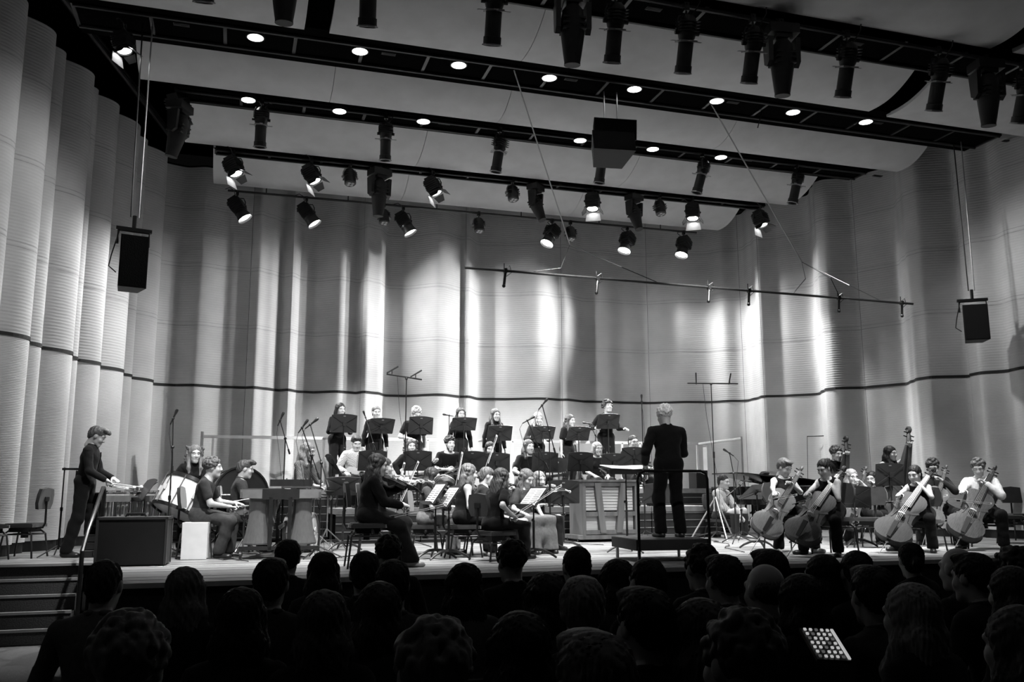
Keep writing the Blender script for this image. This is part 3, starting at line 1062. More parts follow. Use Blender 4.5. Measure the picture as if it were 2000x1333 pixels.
# ---- microphone stand
def mic_stand(label, base, pole_h, boom=None, mic_at=None, legs=0.32, tall=False, name='microphone_stand'):
    r = thing(name, label, 'microphone stand', base)
    m = MB()
    m.cyl((0, 0, 0.1), (0, 0, pole_h * 0.55), 0.013, n=7)
    m.cyl((0, 0, pole_h * 0.53), (0, 0, pole_h), 0.009, n=7)
    m.cyl((0, 0, pole_h * 0.52), (0, 0, pole_h * 0.56), 0.02, n=8)
    m.ball((0, 0, pole_h), 0.024, 8)
    m.build('pole', METALB, r)
    for k in range(3):
        part('leg', lambda m: m.tube([(0, 0, 0.16), (0, legs * 0.4, 0.1), (0, legs, 0.012)], 0.010, 6), METALB, r, rot=(0, 0, k * 2.0944 + 0.3), key='leg#mic%.2f' % legs)
    b = Vector(base)
    if boom is not None:
        q0 = Vector((0, 0, pole_h))
        q1 = Vector(boom) - b
        d = (q1 - q0).normalized()
        m = MB()
        m.cyl(q0 - d * 0.35, q1, 0.008, n=6)
        m.cyl(q0 - d * 0.36, q0 - d * 0.26, 0.016, n=7)
        m.build('boom', METALB, r)
    else:
        q1 = Vector((0, 0, pole_h))
    if mic_at is not None:
        d = Vector(mic_at).normalized()
        m = MB()
        m.lathe([(0.0, -0.09), (0.009, -0.09), (0.011, 0.0), (0.014, 0.06), (0.02, 0.09), (0.022, 0.12), (0.016, 0.14), (0.0, 0.145)], 9, Matrix.Translation(q1) @ d.to_track_quat('Z', 'Y').to_matrix().to_4x4())
        mi = m.build('microphone', METALB, r)
        m = MB()
        m.ball((0, 0, 0), 0.02, 8, Matrix.Translation(q1))
        m.build('microphone_clip', METALB, mi)
        m = MB()
        k0 = q1 - d * 0.09
        m.tube([k0, k0 - d * 0.08 + Vector((0.02, 0, -0.05)), k0 + Vector((0.04, 0.01, -0.4)), Vector((0.03, 0.02, 0.5)), Vector((0.1, 0.1, 0.01))], 0.004, 4)
        m.build('microphone_cable', METALB, mi)
    return r
# ------------------------------------------------------------------ figures: implicit surfaces meshed on a grid
def surface(prims, res, wrinkle=0.0, clips=(), pad=0.03, seed=0):
    """prims: ('c', p0, p1, r0, r1, k) round cone | ('e', c, radii, R, k) ellipsoid | ('-e', ...) carve; returns verts, quads"""
    lo, hi = np.full(3, 1e9), np.full(3, -1e9)
    bb = []
    for q in prims:
        if q[0] == 'c':
            a, b, rr = np.array(q[1], float), np.array(q[2], float), max(q[3], q[4])
            l, h = np.minimum(a, b) - rr, np.maximum(a, b) + rr
        else:
            c, rad = np.array(q[1], float), np.array(q[2], float)
            e = rad if q[3] is None else np.sqrt((np.asarray(q[3]) ** 2) @ (rad ** 2))
            l, h = c - e, c + e
        bb.append((l, h))
        if q[0][0] != '-':
            lo, hi = np.minimum(lo, l), np.maximum(hi, h)
    lo -= pad
    hi += pad
    n = np.ceil((hi - lo) / res).astype(int) + 1
    ax = [lo[i] + res * np.arange(n[i]) for i in range(3)]
    D = np.full(n, 1.0, np.float32)
    for q, (l, h) in zip(prims, bb):
        i0 = np.maximum(np.floor((l - 0.07 - lo) / res).astype(int), 0)
        i1 = np.minimum(np.ceil((h + 0.07 - lo) / res).astype(int) + 1, n)
        if (i1 <= i0).any():
            continue
        sl = tuple(slice(i0[i], i1[i]) for i in range(3))
        X, Y, Z = np.meshgrid(ax[0][sl[0]], ax[1][sl[1]], ax[2][sl[2]], indexing='ij', sparse=True)
        if q[0] == 'c':
            a, b = np.array(q[1], float), np.array(q[2], float)
            ab = b - a
            t = ((X - a[0]) * ab[0] + (Y - a[1]) * ab[1] + (Z - a[2]) * ab[2]) / max(ab @ ab, 1e-9)
            t = np.clip(t, 0, 1)
            d = np.sqrt((X - a[0] - t * ab[0]) ** 2 + (Y - a[1] - t * ab[1]) ** 2 + (Z - a[2] - t * ab[2]) ** 2) - (q[3] + (q[4] - q[3]) * t)
            k = q[5]
        else:
            c, rad = np.array(q[1], float), np.array(q[2], float)
            x, y, z = X - c[0], Y - c[1], Z - c[2]
            if q[3] is not None:
                R = np.asarray(q[3])
                x, y, z = R[0, 0] * x + R[1, 0] * y + R[2, 0] * z, R[0, 1] * x + R[1, 1] * y + R[2, 1] * z, R[0, 2] * x + R[1, 2] * y + R[2, 2] * z
            k0 = np.sqrt((x / rad[0]) ** 2 + (y / rad[1]) ** 2 + (z / rad[2]) ** 2)
            k1 = np.sqrt((x / rad[0] ** 2) ** 2 + (y / rad[1] ** 2) ** 2 + (z / rad[2] ** 2) ** 2)
            d = k0 * (k0 - 1) / np.maximum(k1, 1e-6)
            k = q[4]
        cur = D[sl]
        if q[0][0] == '-':
            hh = np.maximum(k - np.abs(cur + d), 0) / k
            D[sl] = np.maximum(cur, -d) + hh * hh * k / 4
        else:
            hh = np.maximum(k - np.abs(cur - d), 0) / k
            D[sl] = np.minimum(cur, d) - hh * hh * k / 4
    X, Y, Z = np.meshgrid(*ax, indexing='ij', sparse=True)
    if wrinkle:
        ph = seed * 1.7
        D = D + wrinkle * (np.sin(31 * Z + 14 * X + 9 * Y + ph) * np.sin(17 * X - 23 * Y + ph) + 0.6 * np.sin(53 * Z - 20 * X + 31 * Y + 2 * ph))
    for c, nv in clips:                               # keep the side the normal points away from
        D = np.maximum(D, (X - c[0]) * nv[0] + (Y - c[1]) * nv[1] + (Z - c[2]) * nv[2])
    return nets(D, lo, res)


def nets(D, lo, res):
    n = np.array(D.shape)
    ins = D < 0
    cs = np.zeros(n - 1, np.int8)
    for i in (0, 1):
        for j in (0, 1):
            for k in (0, 1):
                cs += ins[i:n[0] - 1 + i, j:n[1] - 1 + j, k:n[2] - 1 + k]
    act = (cs > 0) & (cs < 8)
    idx = np.argwhere(act)
    if not len(idx):
        return np.zeros((0, 3)), np.zeros((0, 4), int)
    num = np.full(n - 1, -1, np.int32)
    num[act] = np.arange(len(idx))
    acc = np.zeros((len(idx), 3))
    cnt = np.zeros(len(idx))
    corners = [(i, j, k) for i in (0, 1) for j in (0, 1) for k in (0, 1)]
    vals = {c: D[idx[:, 0] + c[0], idx[:, 1] + c[1], idx[:, 2] + c[2]] for c in corners}
    for c in corners:
        for a in range(3):
            if c[a] == 0:
                e = list(c)
                e[a] = 1
                va, vb = vals[c], vals[tuple(e)]
                mk = (va < 0) != (vb < 0)
                t = va / np.where(mk, va - vb, 1)
                p = np.tile(np.array(c, float), (len(idx), 1))
                p[:, a] += t
                acc[mk] += p[mk]
                cnt[mk] += 1
    V = lo + (idx + acc / cnt[:, None]) * res
    Q = []
    for a in range(3):
        b, c = (a + 1) % 3, (a + 2) % 3
        s0 = [slice(1, -1)] * 3
        s0[a] = slice(0, -1)
        s1 = list(s0)
        s1[a] = slice(1, None)
        A, B = ins[tuple(s0)], ins[tuple(s1)]
        for flip in (0, 1):
            e = np.argwhere((A & ~B) if not flip else (~A & B))
            if not len(e):
                continue
            off = np.ones(3, int)
            off[a] = 0
            e = e + off
            eb, ec = np.zeros(3, int), np.zeros(3, int)
            eb[b] = 1
            ec[c] = 1
            q = np.stack([num[tuple((e - eb - ec).T)], num[tuple((e - ec).T)], num[tuple(e.T)], num[tuple((e - eb).T)]], 1)
            Q.append(q if not flip else q[:, ::-1])
    return V, np.concatenate(Q)


def mesh_np(name, parts, mats=None):
    """parts: list of (V, Q, material index)"""
    vs, qs, mi = [], [], []
    o = 0
    for V, Q, k in parts:
        vs.append(V)
        qs.append(Q + o)
        mi.append(np.full(len(Q), k))
        o += len(V)
    V, Q, mi = np.concatenate(vs), np.concatenate(qs), np.concatenate(mi)
    me = bpy.data.meshes.new(name)
    me.vertices.add(len(V))
    me.vertices.foreach_set('co', V.astype(np.float32).ravel())
    me.loops.add(len(Q) * 4)
    me.loops.foreach_set('vertex_index', Q.astype(np.int32).ravel())
    me.polygons.add(len(Q))
    me.polygons.foreach_set('loop_start', np.arange(0, len(Q) * 4, 4, dtype=np.int32))
    me.polygons.foreach_set('loop_total', np.full(len(Q), 4, np.int32))
    for m in (mats or ()):
        me.materials.append(m)
    me.polygons.foreach_set('material_index', mi.astype(np.int32))
    me.update(calc_edges=True)
    me.shade_smooth()
    return me


# ---- templates: head, hands, hair (local frame: +y is where the face looks, origin between the ears)
def head_template(fem, res=0.0062):
    w = 0.94 if fem else 1.0
    jw = 0.90 if fem else 1.0
    pr = [('e', (0, -0.022, 0.035), (0.076 * w, 0.097, 0.086), None, .01),
          ('e', (0, 0.020, -0.030), (0.062 * w, 0.074, 0.092), None, .04),
          ('e', (0, 0.030, -0.075), (0.050 * jw, 0.058, 0.045), None, .03),
          ('c', (-0.018 * jw, 0.072, -0.108), (0.018 * jw, 0.072, -0.108), .017, .017, .03),
          ('c', (-0.040, 0.074, 0.030), (0.040, 0.074, 0.030), .013, .013, .02),
          ('c', (0, 0.088, 0.020), (0, 0.108, -0.026), .008, .012, .012),
          ('e', (-0.012, 0.098, -0.030), (.009, .010, .008), None, .01), ('e', (0.012, 0.098, -0.030), (.009, .010, .008), None, .01),
          ('e', (-0.036, 0.066, -0.030), (.024, .020, .022), None, .03), ('e', (0.036, 0.066, -0.030), (.024, .020, .022), None, .03),
          ('-e', (-0.031, 0.097, 0.008), (.018, .014, .011), None, .014), ('-e', (0.031, 0.097, 0.008), (.018, .014, .011), None, .014),
          ('e', (0, 0.088, -0.060), (.024, .010, .006), None, .006), ('e', (0, 0.087, -0.072), (.020, .011, .007), None, .006),
          ('-e', (0, 0.104, -0.0655), (.024, .010, .0028), None, .004),
          ('e', (-0.077 * w, -0.006, -0.004), (.011, .022, .032), None, .012), ('e', (0.077 * w, -0.006, -0.004), (.011, .022, .032), None, .012),
          ('c', (0, -0.028, -0.02), (0, -0.040, -0.15), .056 * w, .054 * w, .03)]
    return surface(pr, res, pad=.015)


HEADS = {0: head_template(False), 1: head_template(True)}


def hand_template(curl, res=0.0058):
    """right hand: wrist at the origin, fingers along +y, palm facing -z, thumb on the -x side"""
    pr = [('e', (0, 0.045, 0), (.040, .052, .016), None, .01), ('c', (0, -0.03, 0), (0, 0.02, 0), .026, .027, .02)]
    for k, (x, l, a) in enumerate(((-0.030, .076, -5), (-0.010, .086, -1), (0.011, .080, 3), (0.030, .062, 8))):
        p = np.array([x, 0.088 - 0.004 * abs(k - 1), 0.0])
        ang = math.radians(8 + curl * 12)
        side = math.radians(a)
        for j, (f, r0, r1) in enumerate(((.45, .0098, .0090), (.32, .0090, .0083), (.27, .0083, .0072))):
            d = np.array([math.sin(side) * math.cos(ang), math.cos(ang) * math.cos(side), -math.sin(ang)])
            q = p + d * l * f
            pr.append(('c', tuple(p), tuple(q), r0, r1, .005))
            p = q
            ang += math.radians(12 + curl * 52)
    p = np.array([-0.030, 0.018, -0.006])
    for d, l, r0, r1 in (((-0.75, 0.62, -0.25), .040, .0135, .0115), ((-0.35, 0.85, -0.35 - 0.3 * curl), .030, .0112, .0098), ((0.05 + .3 * curl, 0.9, -0.4 - .3 * curl), .026, .0096, .008)):
        d = np.array(d) / np.linalg.norm(d)
        q = p + d * l
        pr.append(('c', tuple(p), tuple(q), r0, r1, .006))
        p = q
    return surface(pr, res, pad=.012)


HANDS = {'relaxed': hand_template(0.45), 'grip': hand_template(1.25), 'open': hand_template(0.12)}


def hair_template(style, res=0.0075):
    rnd = random.Random(sum(map(ord, style)))
    cap = [('e', (0, -0.028, 0.040), (0.088, 0.108, 0.094), None, .01)]
    face = [('-e', (0, 0.105, -0.035), (0.072, 0.075, 0.105), None, .02)]
    low = [('-e', (0, 0.06, -0.155), (0.14, 0.155, 0.115), None, .02)]
    pr = []
    clip = []
    wr = 0.0016
    if style == 'short':
        pr = cap + [('e', (0, 0.045, 0.108), (.062, .05, .026), None, .03), ('e', (0, -0.075, -0.01), (.07, .045, .07), None, .03)] + face + [('-e', (0, 0.03, -0.13), (.15, .115, .115), None, .02)]
    elif style == 'quiff':
        pr = cap + [('e', (0, 0.055, 0.112), (.066, .055, .034), None, .03), ('e', (0.0, 0.10, 0.095), (.05, .03, .026), None, .03), ('e', (0, -0.075, -0.01), (.072, .05, .07), None, .03)] + face + [('-e', (0, 0.03, -0.14), (.15, .115, .115), None, .02)]
    elif style == 'crop':
        pr = [('e', (0, -0.026, 0.038), (0.081, 0.102, 0.092), None, .01), ('e', (0, -0.07, -0.02), (.066, .045, .07), None, .03)] + face + low
    elif style in ('curly', 'bigcurly'):
        big = 1.0 if style == 'curly' else 1.18
        pr = list(cap)
        for i in range(170):
            g, z = rnd.uniform(0, 6.283), rnd.uniform(-0.35, 1)
            q = math.sqrt(max(0, 1 - z * z))
            c = (0.088 * big * q * math.cos(g), -0.028 + 0.106 * big * q * math.sin(g), 0.042 + 0.098 * big * z)
            if c[1] > 0.045 and c[2] < 0.075:
                continue
            pr.append(('e', c, (rnd.uniform(.012, .021),) * 3, None, .004))
        pr += [('-e', (0, 0.115, -0.035), (0.066, 0.07, 0.10), None, .015)] + ([] if style == 'bigcurly' else [('-e', (0, 0.05, -0.16), (.15, .14, .11), None, .02)])
    elif style == 'bald':
        pr = [('e', (0, -0.06, 0.0), (0.084, 0.075, 0.065), None, .02), ('-e', (0, 0.02, 0.12), (.075, .14, .07), None, .02)] + face + low
    elif style in ('bun', 'ponytail', 'tied'):
        pr = [('e', (0, -0.026, 0.038), (0.083, 0.104, 0.093), None, .01), ('e', (0, -0.07, -0.03), (.066, .045, .07), None, .03)] + face + low
        if style == 'bun':
            pr.append(('e', (0, -0.135, 0.055), (.042, .04, .042), None, .015))
        elif style == 'ponytail':
            pr += [('c', (0, -0.12, 0.03), (0, -0.155, -0.05), .028, .034, .02), ('c', (0, -0.155, -0.05), (0, -0.135, -0.22), .034, .020, .02)]
        else:
            pr.append(('e', (0, -0.125, -0.02), (.038, .036, .045), None, .02))
    else:
        L = {'bob': .12, 'long': .30, 'wavy': .30, 'verylong': .42, 'longcurl': .30, 'mid': .18}[style]
        pr = list(cap) + [('e', (0, -0.07, -0.06), (.082, .05, .10), None, .03)]
        vol = 1.0
        for s in (-1, 1):
            pr.append(('c', (s * .074, 0.005, .03), (s * .084, -.01, -.10), .022, .024, .03))
            if L > .13:
                pr.append(('c', (s * .080, .005, -.08), (s * .088, .062, -.20), .026, .027, .03))
                pr.append(('c', (s * .088, .062, -.20), (s * .074, .088, -min(L, .34)), .027, .015, .03))
                pr.append(('c', (s * .084, -.01, -.10), (s * .092, .01, -L), .026, .016, .03))
                pr.append(('c', (s * .055, -.075, -.08), (s * .07, -.085, -L - .02), .042, .022, .04))
        pr.append(('e', (0, -0.085, -0.03 - L * .5), (.088, .040, .06 + L * .5), None, .03))
        pr += [('-e', (0, 0.112, -0.045), (0.066, 0.078, 0.125), None, .018)]
        if style in ('wavy', 'longcurl'):
            for i in range(70 if style == 'wavy' else 260):
                s = rnd.choice((-1, 1))
                z = rnd.uniform(-L, .06 if style == 'wavy' else .11)
                a = rnd.uniform(-.11, .0)
                x = s * (rnd.uniform(.06, .10) if a > -.08 else rnd.uniform(0, .09))
                pr.append(('e', (x * (1.25 if style == 'longcurl' else 1.0), a, z), (.015, .015, .018) if style == 'longcurl' else (.016, .016, .026), None, .008))
    V, Q = surface(pr, res, pad=.02)
    # strands: shallow grooves that run from the crown down
    g = np.arctan2(V[:, 0], V[:, 1] + 0.028)
    r = np.hypot(V[:, 0], V[:, 1] + 0.028) + 1e-6
    if 'curl' not in style:
        amp = 0.0036 * (np.sin(g * 38 + 9 * V[:, 2] * 8) + 0.6 * np.sin(g * 71 + 2))
        amp *= np.clip(r / 0.05, 0, 1)
        V = V.copy()
        V[:, 0] += amp * V[:, 0] / r
        V[:, 1] += amp * (V[:, 1] + 0.028) / r
    rg = np.random.default_rng(5)
    ph = rg.uniform(0, 6, 9)
    fr = rg.uniform(60, 150, (9, 3))
    nz = sum(np.sin(V @ fr[i] + ph[i]) for i in range(9)) / 9
    cen = np.array([0, -.028, .03])
    V = V + ((V - cen) / np.linalg.norm(V - cen, axis=1)[:, None]) * (nz * .006)[:, None]
    return mesh_np('hair', [(V, Q, 0)])


HAIRM = {}


def hair_mesh(style):
    if style not in HAIRM:
        HAIRM[style] = hair_template(style)
    return HAIRM[style]


def skin_mat(v):
    return mat('skin_%02d' % int(v * 100), v, 0.5, var=0.06, scale=30, spec=0.35)


def hair_mat(v):
    return mat('hair_%03d' % int(v * 1000), v, 0.55, var=0.45, scale=70, stretch=(1, 1, 0.12), spec=0.3)


def cloth_mat(v, name='cloth'):
    return mat('%s_%03d' % (name, int(v * 1000)), v, 0.9, var=0.15, scale=30, bump=0.15, spec=0.12, sheen=0.04)


def check_mat(v):
    nm = 'check_shirt_%02d' % int(v * 100)
    if nm in MATS:
        return MATS[nm]
    m = mat(nm, v, 0.9, spec=0.2)
    nt = m.node_tree
    b = nt.nodes['Principled BSDF']
    ck = nt.nodes.new('ShaderNodeTexChecker')
    ck.inputs['Scale'].default_value = 62
    ck.inputs['Color1'].default_value = (v, v, v, 1)
    ck.inputs['Color2'].default_value = (v * .45, v * .45, v * .45, 1)
    nt.links.new(nt.nodes['Texture Coordinate'].outputs['Object'], ck.inputs['Vector'])
    nt.links.new(ck.outputs[0], b.inputs['Base Color'])
    return m


def stripe_mat(v):
    nm = 'striped_shirt_%02d' % int(v * 100)
    if nm in MATS:
        return MATS[nm]
    m = mat(nm, v, 0.9, spec=0.2)
    nt = m.node_tree
    b = nt.nodes['Principled BSDF']
    wv = nt.nodes.new('ShaderNodeTexWave')
    wv.bands_direction = 'X'
    wv.inputs['Scale'].default_value = 14
    wv.inputs['Distortion'].default_value = .6
    cr = nt.nodes.new('ShaderNodeValToRGB')
    cr.color_ramp.elements[0].color = (v * .45, v * .45, v * .45, 1)
    cr.color_ramp.elements[1].color = (v, v, v, 1)
    cr.color_ramp.elements[1].position = .45
    nt.links.new(nt.nodes['Texture Coordinate'].outputs['Object'], wv.inputs['Vector'])
    nt.links.new(wv.outputs['Fac'], cr.inputs[0])
    nt.links.new(cr.outputs[0], b.inputs['Base Color'])
    return m


def ik(a, b, l1, l2, pole):
    """joint between a and b for two bones, bent toward pole"""
    a, b, pole = np.array(a, float), np.array(b, float), np.array(pole, float)
    d = b - a
    L = np.linalg.norm(d)
    if L > (l1 + l2) * 0.995:
        b = a + d / L * (l1 + l2) * 0.995
        d = b - a
        L = np.linalg.norm(d)
    x = (l1 * l1 - l2 * l2 + L * L) / (2 * L)
    h = math.sqrt(max(l1 * l1 - x * x, 1e-6))
    u = d / L
    p = pole - u * (pole @ u)
    p = p / (np.linalg.norm(p) + 1e-9)
    return a + u * x + p * h, b


def rotm(axis, deg):
    return np.array(Matrix.Rotation(math.radians(deg), 3, axis))


PCOUNT = [0]


def person(label, head_px, Y, face, floor=S, pose='sit', fem=True, hair='long', hv=0.03, sv=0.46, top=('long', 0.012), bottom=('trousers', 0.012),
           lean=6, twist=0, yaw=0, nod=8, lh=None, rh=None, lhp=None, rhp=None, feet=None, shoe=0.012, hpose=('relaxed', 'relaxed'),
           glasses=False, beard=None, group=None, elbow=(None, None), sc=None, res=1.0, look=True, chair=None, width=1.0, seat=None, knee=None, hand_dirs=(None, None)):
    """head_px: where the head centre stands in the photograph; Y: depth; face: heading (0 = toward the audience, 90 = toward the right wall)
    hand targets lh / rh are in the figure's own frame (right, forward, up) from the hip centre"""
    PCOUNT[0] += 1
    T = P(head_px[0], head_px[1], Y=Y)
    s = sc or (0.95 if fem else 1.03)
    hz = T[2] - floor
    Rl = rotm('X', -lean)                               # lean forward (toward +y)
    up = Rl @ np.array([0, 0, 1.0])
    fw = Rl @ np.array([0, 1.0, 0])
    Rt = Rl @ rotm('Z', twist)
    rt = Rt @ np.array([1.0, 0, 0])
    Rh = rotm('Z', yaw) @ rotm('X', -nod)
    rel = up * 0.50 * s
    neck = rel + up * 0.015
    skull = neck + (up * 0.55 + np.array([0, 0, .45])) * 0.135 * s + fw * 0.022 * s + (Rh @ np.array([0, 0.03, 0.0])) * s
    if pose == 'stand':
        leg = hz - skull[2]
        hip = np.array([0, 0, leg])
        k = leg / 0.93
        tl, sl = 0.445 * k, 0.425 * k
    else:
        hip = np.array([0, 0, hz - skull[2]])
        tl, sl = 0.44 * s, 0.43 * s
    H = hip
    sh_w = (0.155 if fem else 0.178) * s * width
    shc = H + up * 0.425 * s
    shl, shr = shc - rt * sh_w, shc + rt * sh_w
    head = H + skull
    nb = H + neck
    rz = math.radians(180 + face)
    c, sn = math.cos(rz), math.sin(rz)
    R2 = np.array([[c, -sn, 0], [sn, c, 0], [0, 0, 1]])
    root = np.array([T[0], T[1], 0]) - R2 @ np.array([head[0], head[1], 0])

    def loc_of(t):
        if t is not None and isinstance(t, tuple) and len(t) == 2 and t[0] == 'w':
            return R2.T @ (np.array(t[1], float) - np.array([root[0], root[1], floor])) - H
        return t
    lh, rh = loc_of(lh), loc_of(rh)
    # legs
    if pose == 'stand':
        feet = feet or ((-0.11, 0.02, 0), (0.11, 0.0, 0))
    else:
        feet = feet or ((-0.15, 0.42, 0), (0.15, 0.40, 0))
    joints = []
    for i, sx in enumerate((-1, 1)):
        hj = H + np.array([sx * 0.09 * s, 0, 0.0])
        ft = np.array(feet[i], float) + np.array([0, 0, 0.075])
        kp = (sx * (0.15 if knee is None else knee), 1, 0.9 if pose == 'sit' else 0.05)
        kn, an = ik(hj, ft, tl, sl, kp)
        if pose == 'sit' and an[2] > 0.09:
            an = np.array([an[0], an[1], an[2]])
        joints.append((hj, kn, an))
    # arms
    ual, fal = 0.285 * s, 0.25 * s
    arms = []
    for i, (shj, tg, pp, sx) in enumerate(((shl, lh, elbow[0], -1), (shr, rh, elbow[1], 1))):
        if tg is None:
            tg = np.array([sx * 0.17, 0.30, 0.12]) if pose == 'sit' else np.array([sx * 0.25, 0.06, -0.10])
        wr = H + np.array(tg, float)
        el, wr = ik(shj, wr, ual, fal, pp or (sx * 0.55, -0.35, -0.8))
        arms.append((shj, el, wr))
    k6 = .06
    I3 = Rl
    torso = [('e', H + up * 0.02, (0.155 * s * (1.08 if fem else 1) * width, 0.115 * s, 0.12 * s), Rl, .05),
             ('e', H + up * 0.16 * s, (0.128 * s * width * (0.94 if fem else 1.05), 0.098 * s * width, 0.14 * s), Rl, .06),
             ('e', H + up * 0.33 * s, (0.150 * s * width * (.93 if fem else 1.05), 0.108 * s, 0.16 * s), Rt, .06),
             ('c', shl + up * -0.005, shr + up * -0.005, 0.052 * s, 0.052 * s, .06),
             ('c', nb - up * 0.035 * s, shl * .75 + shc * .25, 0.045 * s, 0.042 * s, .05), ('c', nb - up * 0.035 * s, shr * .75 + shc * .25, 0.045 * s, 0.042 * s, .05)]
    if fem:
        for sx in (-1, 1):
            torso.append(('e', H + up * 0.31 * s + rt * sx * 0.068 * s + fw * 0.085 * s, (0.056 * s, 0.05 * s, 0.056 * s), None, .04))
    armp = []
    for shj, el, wr in arms:
        armp += [('c', shj, el, (0.050 if fem else 0.056) * s, (0.037 if fem else 0.042) * s, .03), ('c', el, wr, (0.038 if fem else 0.043) * s, 0.027 * s, .02)]
    legp = []
    footp = []
    for hj, kn, an in joints:
        legp += [('c', hj, kn, 0.083 * s, 0.056 * s, .05), ('c', kn, an, 0.056 * s, 0.036 * s, .03), ('e', kn + (an - kn) * .3 + np.array([0, -.018, 0]), (.05 * s, .05 * s, .11 * s), None, .04)]
        hd = np.array([kn[0] - hj[0], max(0.2, kn[1] - hj[1]), 0])
        hd = hd / np.linalg.norm(hd)
        heel = an + np.array([0, 0, -0.038]) - hd * 0.03
        toe = an + hd * 0.15 * s + np.array([0, 0, -0.05])
        footp += [('c', heel, toe, 0.036 * s, 0.026 * s, .02), ('e', toe - hd * .03, (.04 * s, .045 * s, .026), None, .02)]
    neckp = [('c', nb - up * 0.04, head + (Rh @ np.array([0, -0.025, -0.05])) * s, 0.055 * s * (0.9 if fem else 1.08), 0.050 * s * (0.9 if fem else 1.05), .03)]
    legp_b = legp + footp
    V, Q = surface(torso + armp + legp_b + neckp, 0.0205 * res)
    parts = [(V, Q, 0)]
    # head and hands are merged into the same body mesh
    def place(tp, M, o, sc_=1.0, mir=False):
        v, q = tp
        v = v * sc_
        if mir:
            v = v * np.array([-1, 1, 1])
            q = q[:, ::-1]
        return (v @ np.asarray(M).T + o, q, 0)
    hs = 1.06 * s / (0.97 if fem else 1.02)
    parts.append(place(HEADS[1 if fem else 0], Rh, head, hs))
    for i, (shj, el, wr) in enumerate(arms):
        d = (wr - el) / np.linalg.norm(wr - el)
        if hand_dirs[i] is not None:
            d = np.array(hand_dirs[i], float)
            d = d / np.linalg.norm(d)
        pn = np.array((lhp, rhp)[i] if (lhp, rhp)[i] is not None else (0.3 if i == 0 else -0.3, 0.1, -1.0), float)
        if pose == 'stand' and (lh, rh)[i] is None and (lhp, rhp)[i] is None:
            pn = np.array((1.0 if i == 0 else -1.0, 0, 0))
        pn = pn - d * (pn @ d)
        pn = pn / (np.linalg.norm(pn) + 1e-9)
        z = -pn
        x = np.cross(d, z)
        M = np.stack([x, d, z], 1)
        parts.append(place(HANDS[hpose[i]], M, wr, s * .98, mir=(i == 0)))
    SK = skin_mat(sv)
    me = mesh_np('person', parts, [SK])
    o = bpy.data.objects.new('person', me)
    COL.objects.link(o)
    o.location = (root[0], root[1], floor)
    o.rotation_euler = (0, 0, rz)
    tag(o, label, 'person', group)
    sd = PCOUNT[0]
    # ---- clothes
    kind, tv = top[0], top[1]
    TM = check_mat(tv) if len(top) > 2 and top[2] == 'check' else stripe_mat(tv) if len(top) > 2 else cloth_mat(tv, 'shirt')
    f = 0.020 if kind == 'loose' else 0.014
    inf = [(q[0], q[1], tuple(np.array(q[2]) + f), q[3], q[4]) if q[0] == 'e' else (q[0], q[1], q[2], q[3] + f, q[4] + f, q[5]) for q in torso]
    sl = []
    for i, (shj, el, wr) in enumerate(arms):
        if kind in ('long', 'loose'):
            e2 = wr - (wr - el) * 0.10
            g = f * .6 + (0.010 if kind == 'loose' else 0.003)
            sl += [('c', shj, el, 0.054 * s + g, 0.042 * s + g, .03), ('c', el, e2, 0.043 * s + g, 0.031 * s + g, .02)]
        elif kind == 'rolled':
            e2 = el + (wr - el) * 0.22
            sl += [('c', shj, el, 0.054 * s + f, 0.042 * s + f, .03), ('c', el, e2, 0.043 * s + f, 0.04 * s + f, .02)]
        elif kind == 'tee':
            e2 = shj + (el - shj) * 0.62
            sl += [('c', shj, e2, 0.055 * s + f, 0.052 * s + f, .03)]
    if kind == 'sleeveless':
        inf[3] = ('c', shl * .80 + shr * .20, shr * .80 + shl * .20, 0.045 * s + f, 0.045 * s + f, .05)
    hem = H - up * ((0.06 if pose == 'sit' else 0.10) + (.05 if kind == 'loose' else 0))
    cl = [(nb + up * (0.005 if kind == 'long' else -0.012) - fw * 0.0, (up * 0.86 + fw * (0.25 if kind in ('long', 'loose', 'rolled') else 0.5))), (hem, -up)]
    # the hem and neck planes only bite near the trunk: arms keep clear of them by working on the trunk alone
    V, Q = surface(inf, 0.019 * res, 0.0038 if kind == 'loose' else 0.0026, cl, seed=sd)
    tp = [(V, Q, 0)]
    if sl:
        V2, Q2 = surface(sl, 0.0185 * res, 0.0042 if kind == 'loose' else 0.003, (), seed=sd + 1)
        tp.append((V2, Q2, 0))
    if kind in ('long', 'rolled', 'loose') and not fem:
        pc = []
        for k in range(10):
            g = math.radians(-150 + k * 300 / 9.0)
            cpt = nb + up * (0.006 - .018 * abs(math.cos(g / 2)) ) + (Rt @ np.array([math.sin(g), math.cos(g) * 1.0, 0])) * 0.062 * s
            pc.append(cpt)
        tp.append(surface([('c', pc[j], pc[j + 1], .020, .020, .005) for j in range(9)], 0.012, 0) + (0,))
    tm = mesh_np('shirt', tp, [TM])
    btn = None
    if kind in ('long', 'loose', 'rolled') and not fem and look:
        btn = MB()
        for k in range(5):
            c_ = H + up * (0.40 - .075 * k) * s + fw * (.108 + .024) * s
            btn.ball(c_, .006, 6)
        btn.tube([H + up * (0.43 - .05 * k) * s + fw * (.108 + .0165 + (.01 if 0 < k < 5 else 0)) * s for k in range(8)], .009, 4)
    x = bpy.data.objects.new({'tee': 't_shirt', 'sleeveless': 'sleeveless_top'}.get(kind, 'shirt'), tm)
    COL.objects.link(x)
    x.parent = o
    if btn:
        btn.build('button_placket', cloth_mat(max(tv * .45, .004), 'placket'), x)
    bk, bv = bottom
    f = 0.019
    BM = cloth_mat(bv, 'trousers')
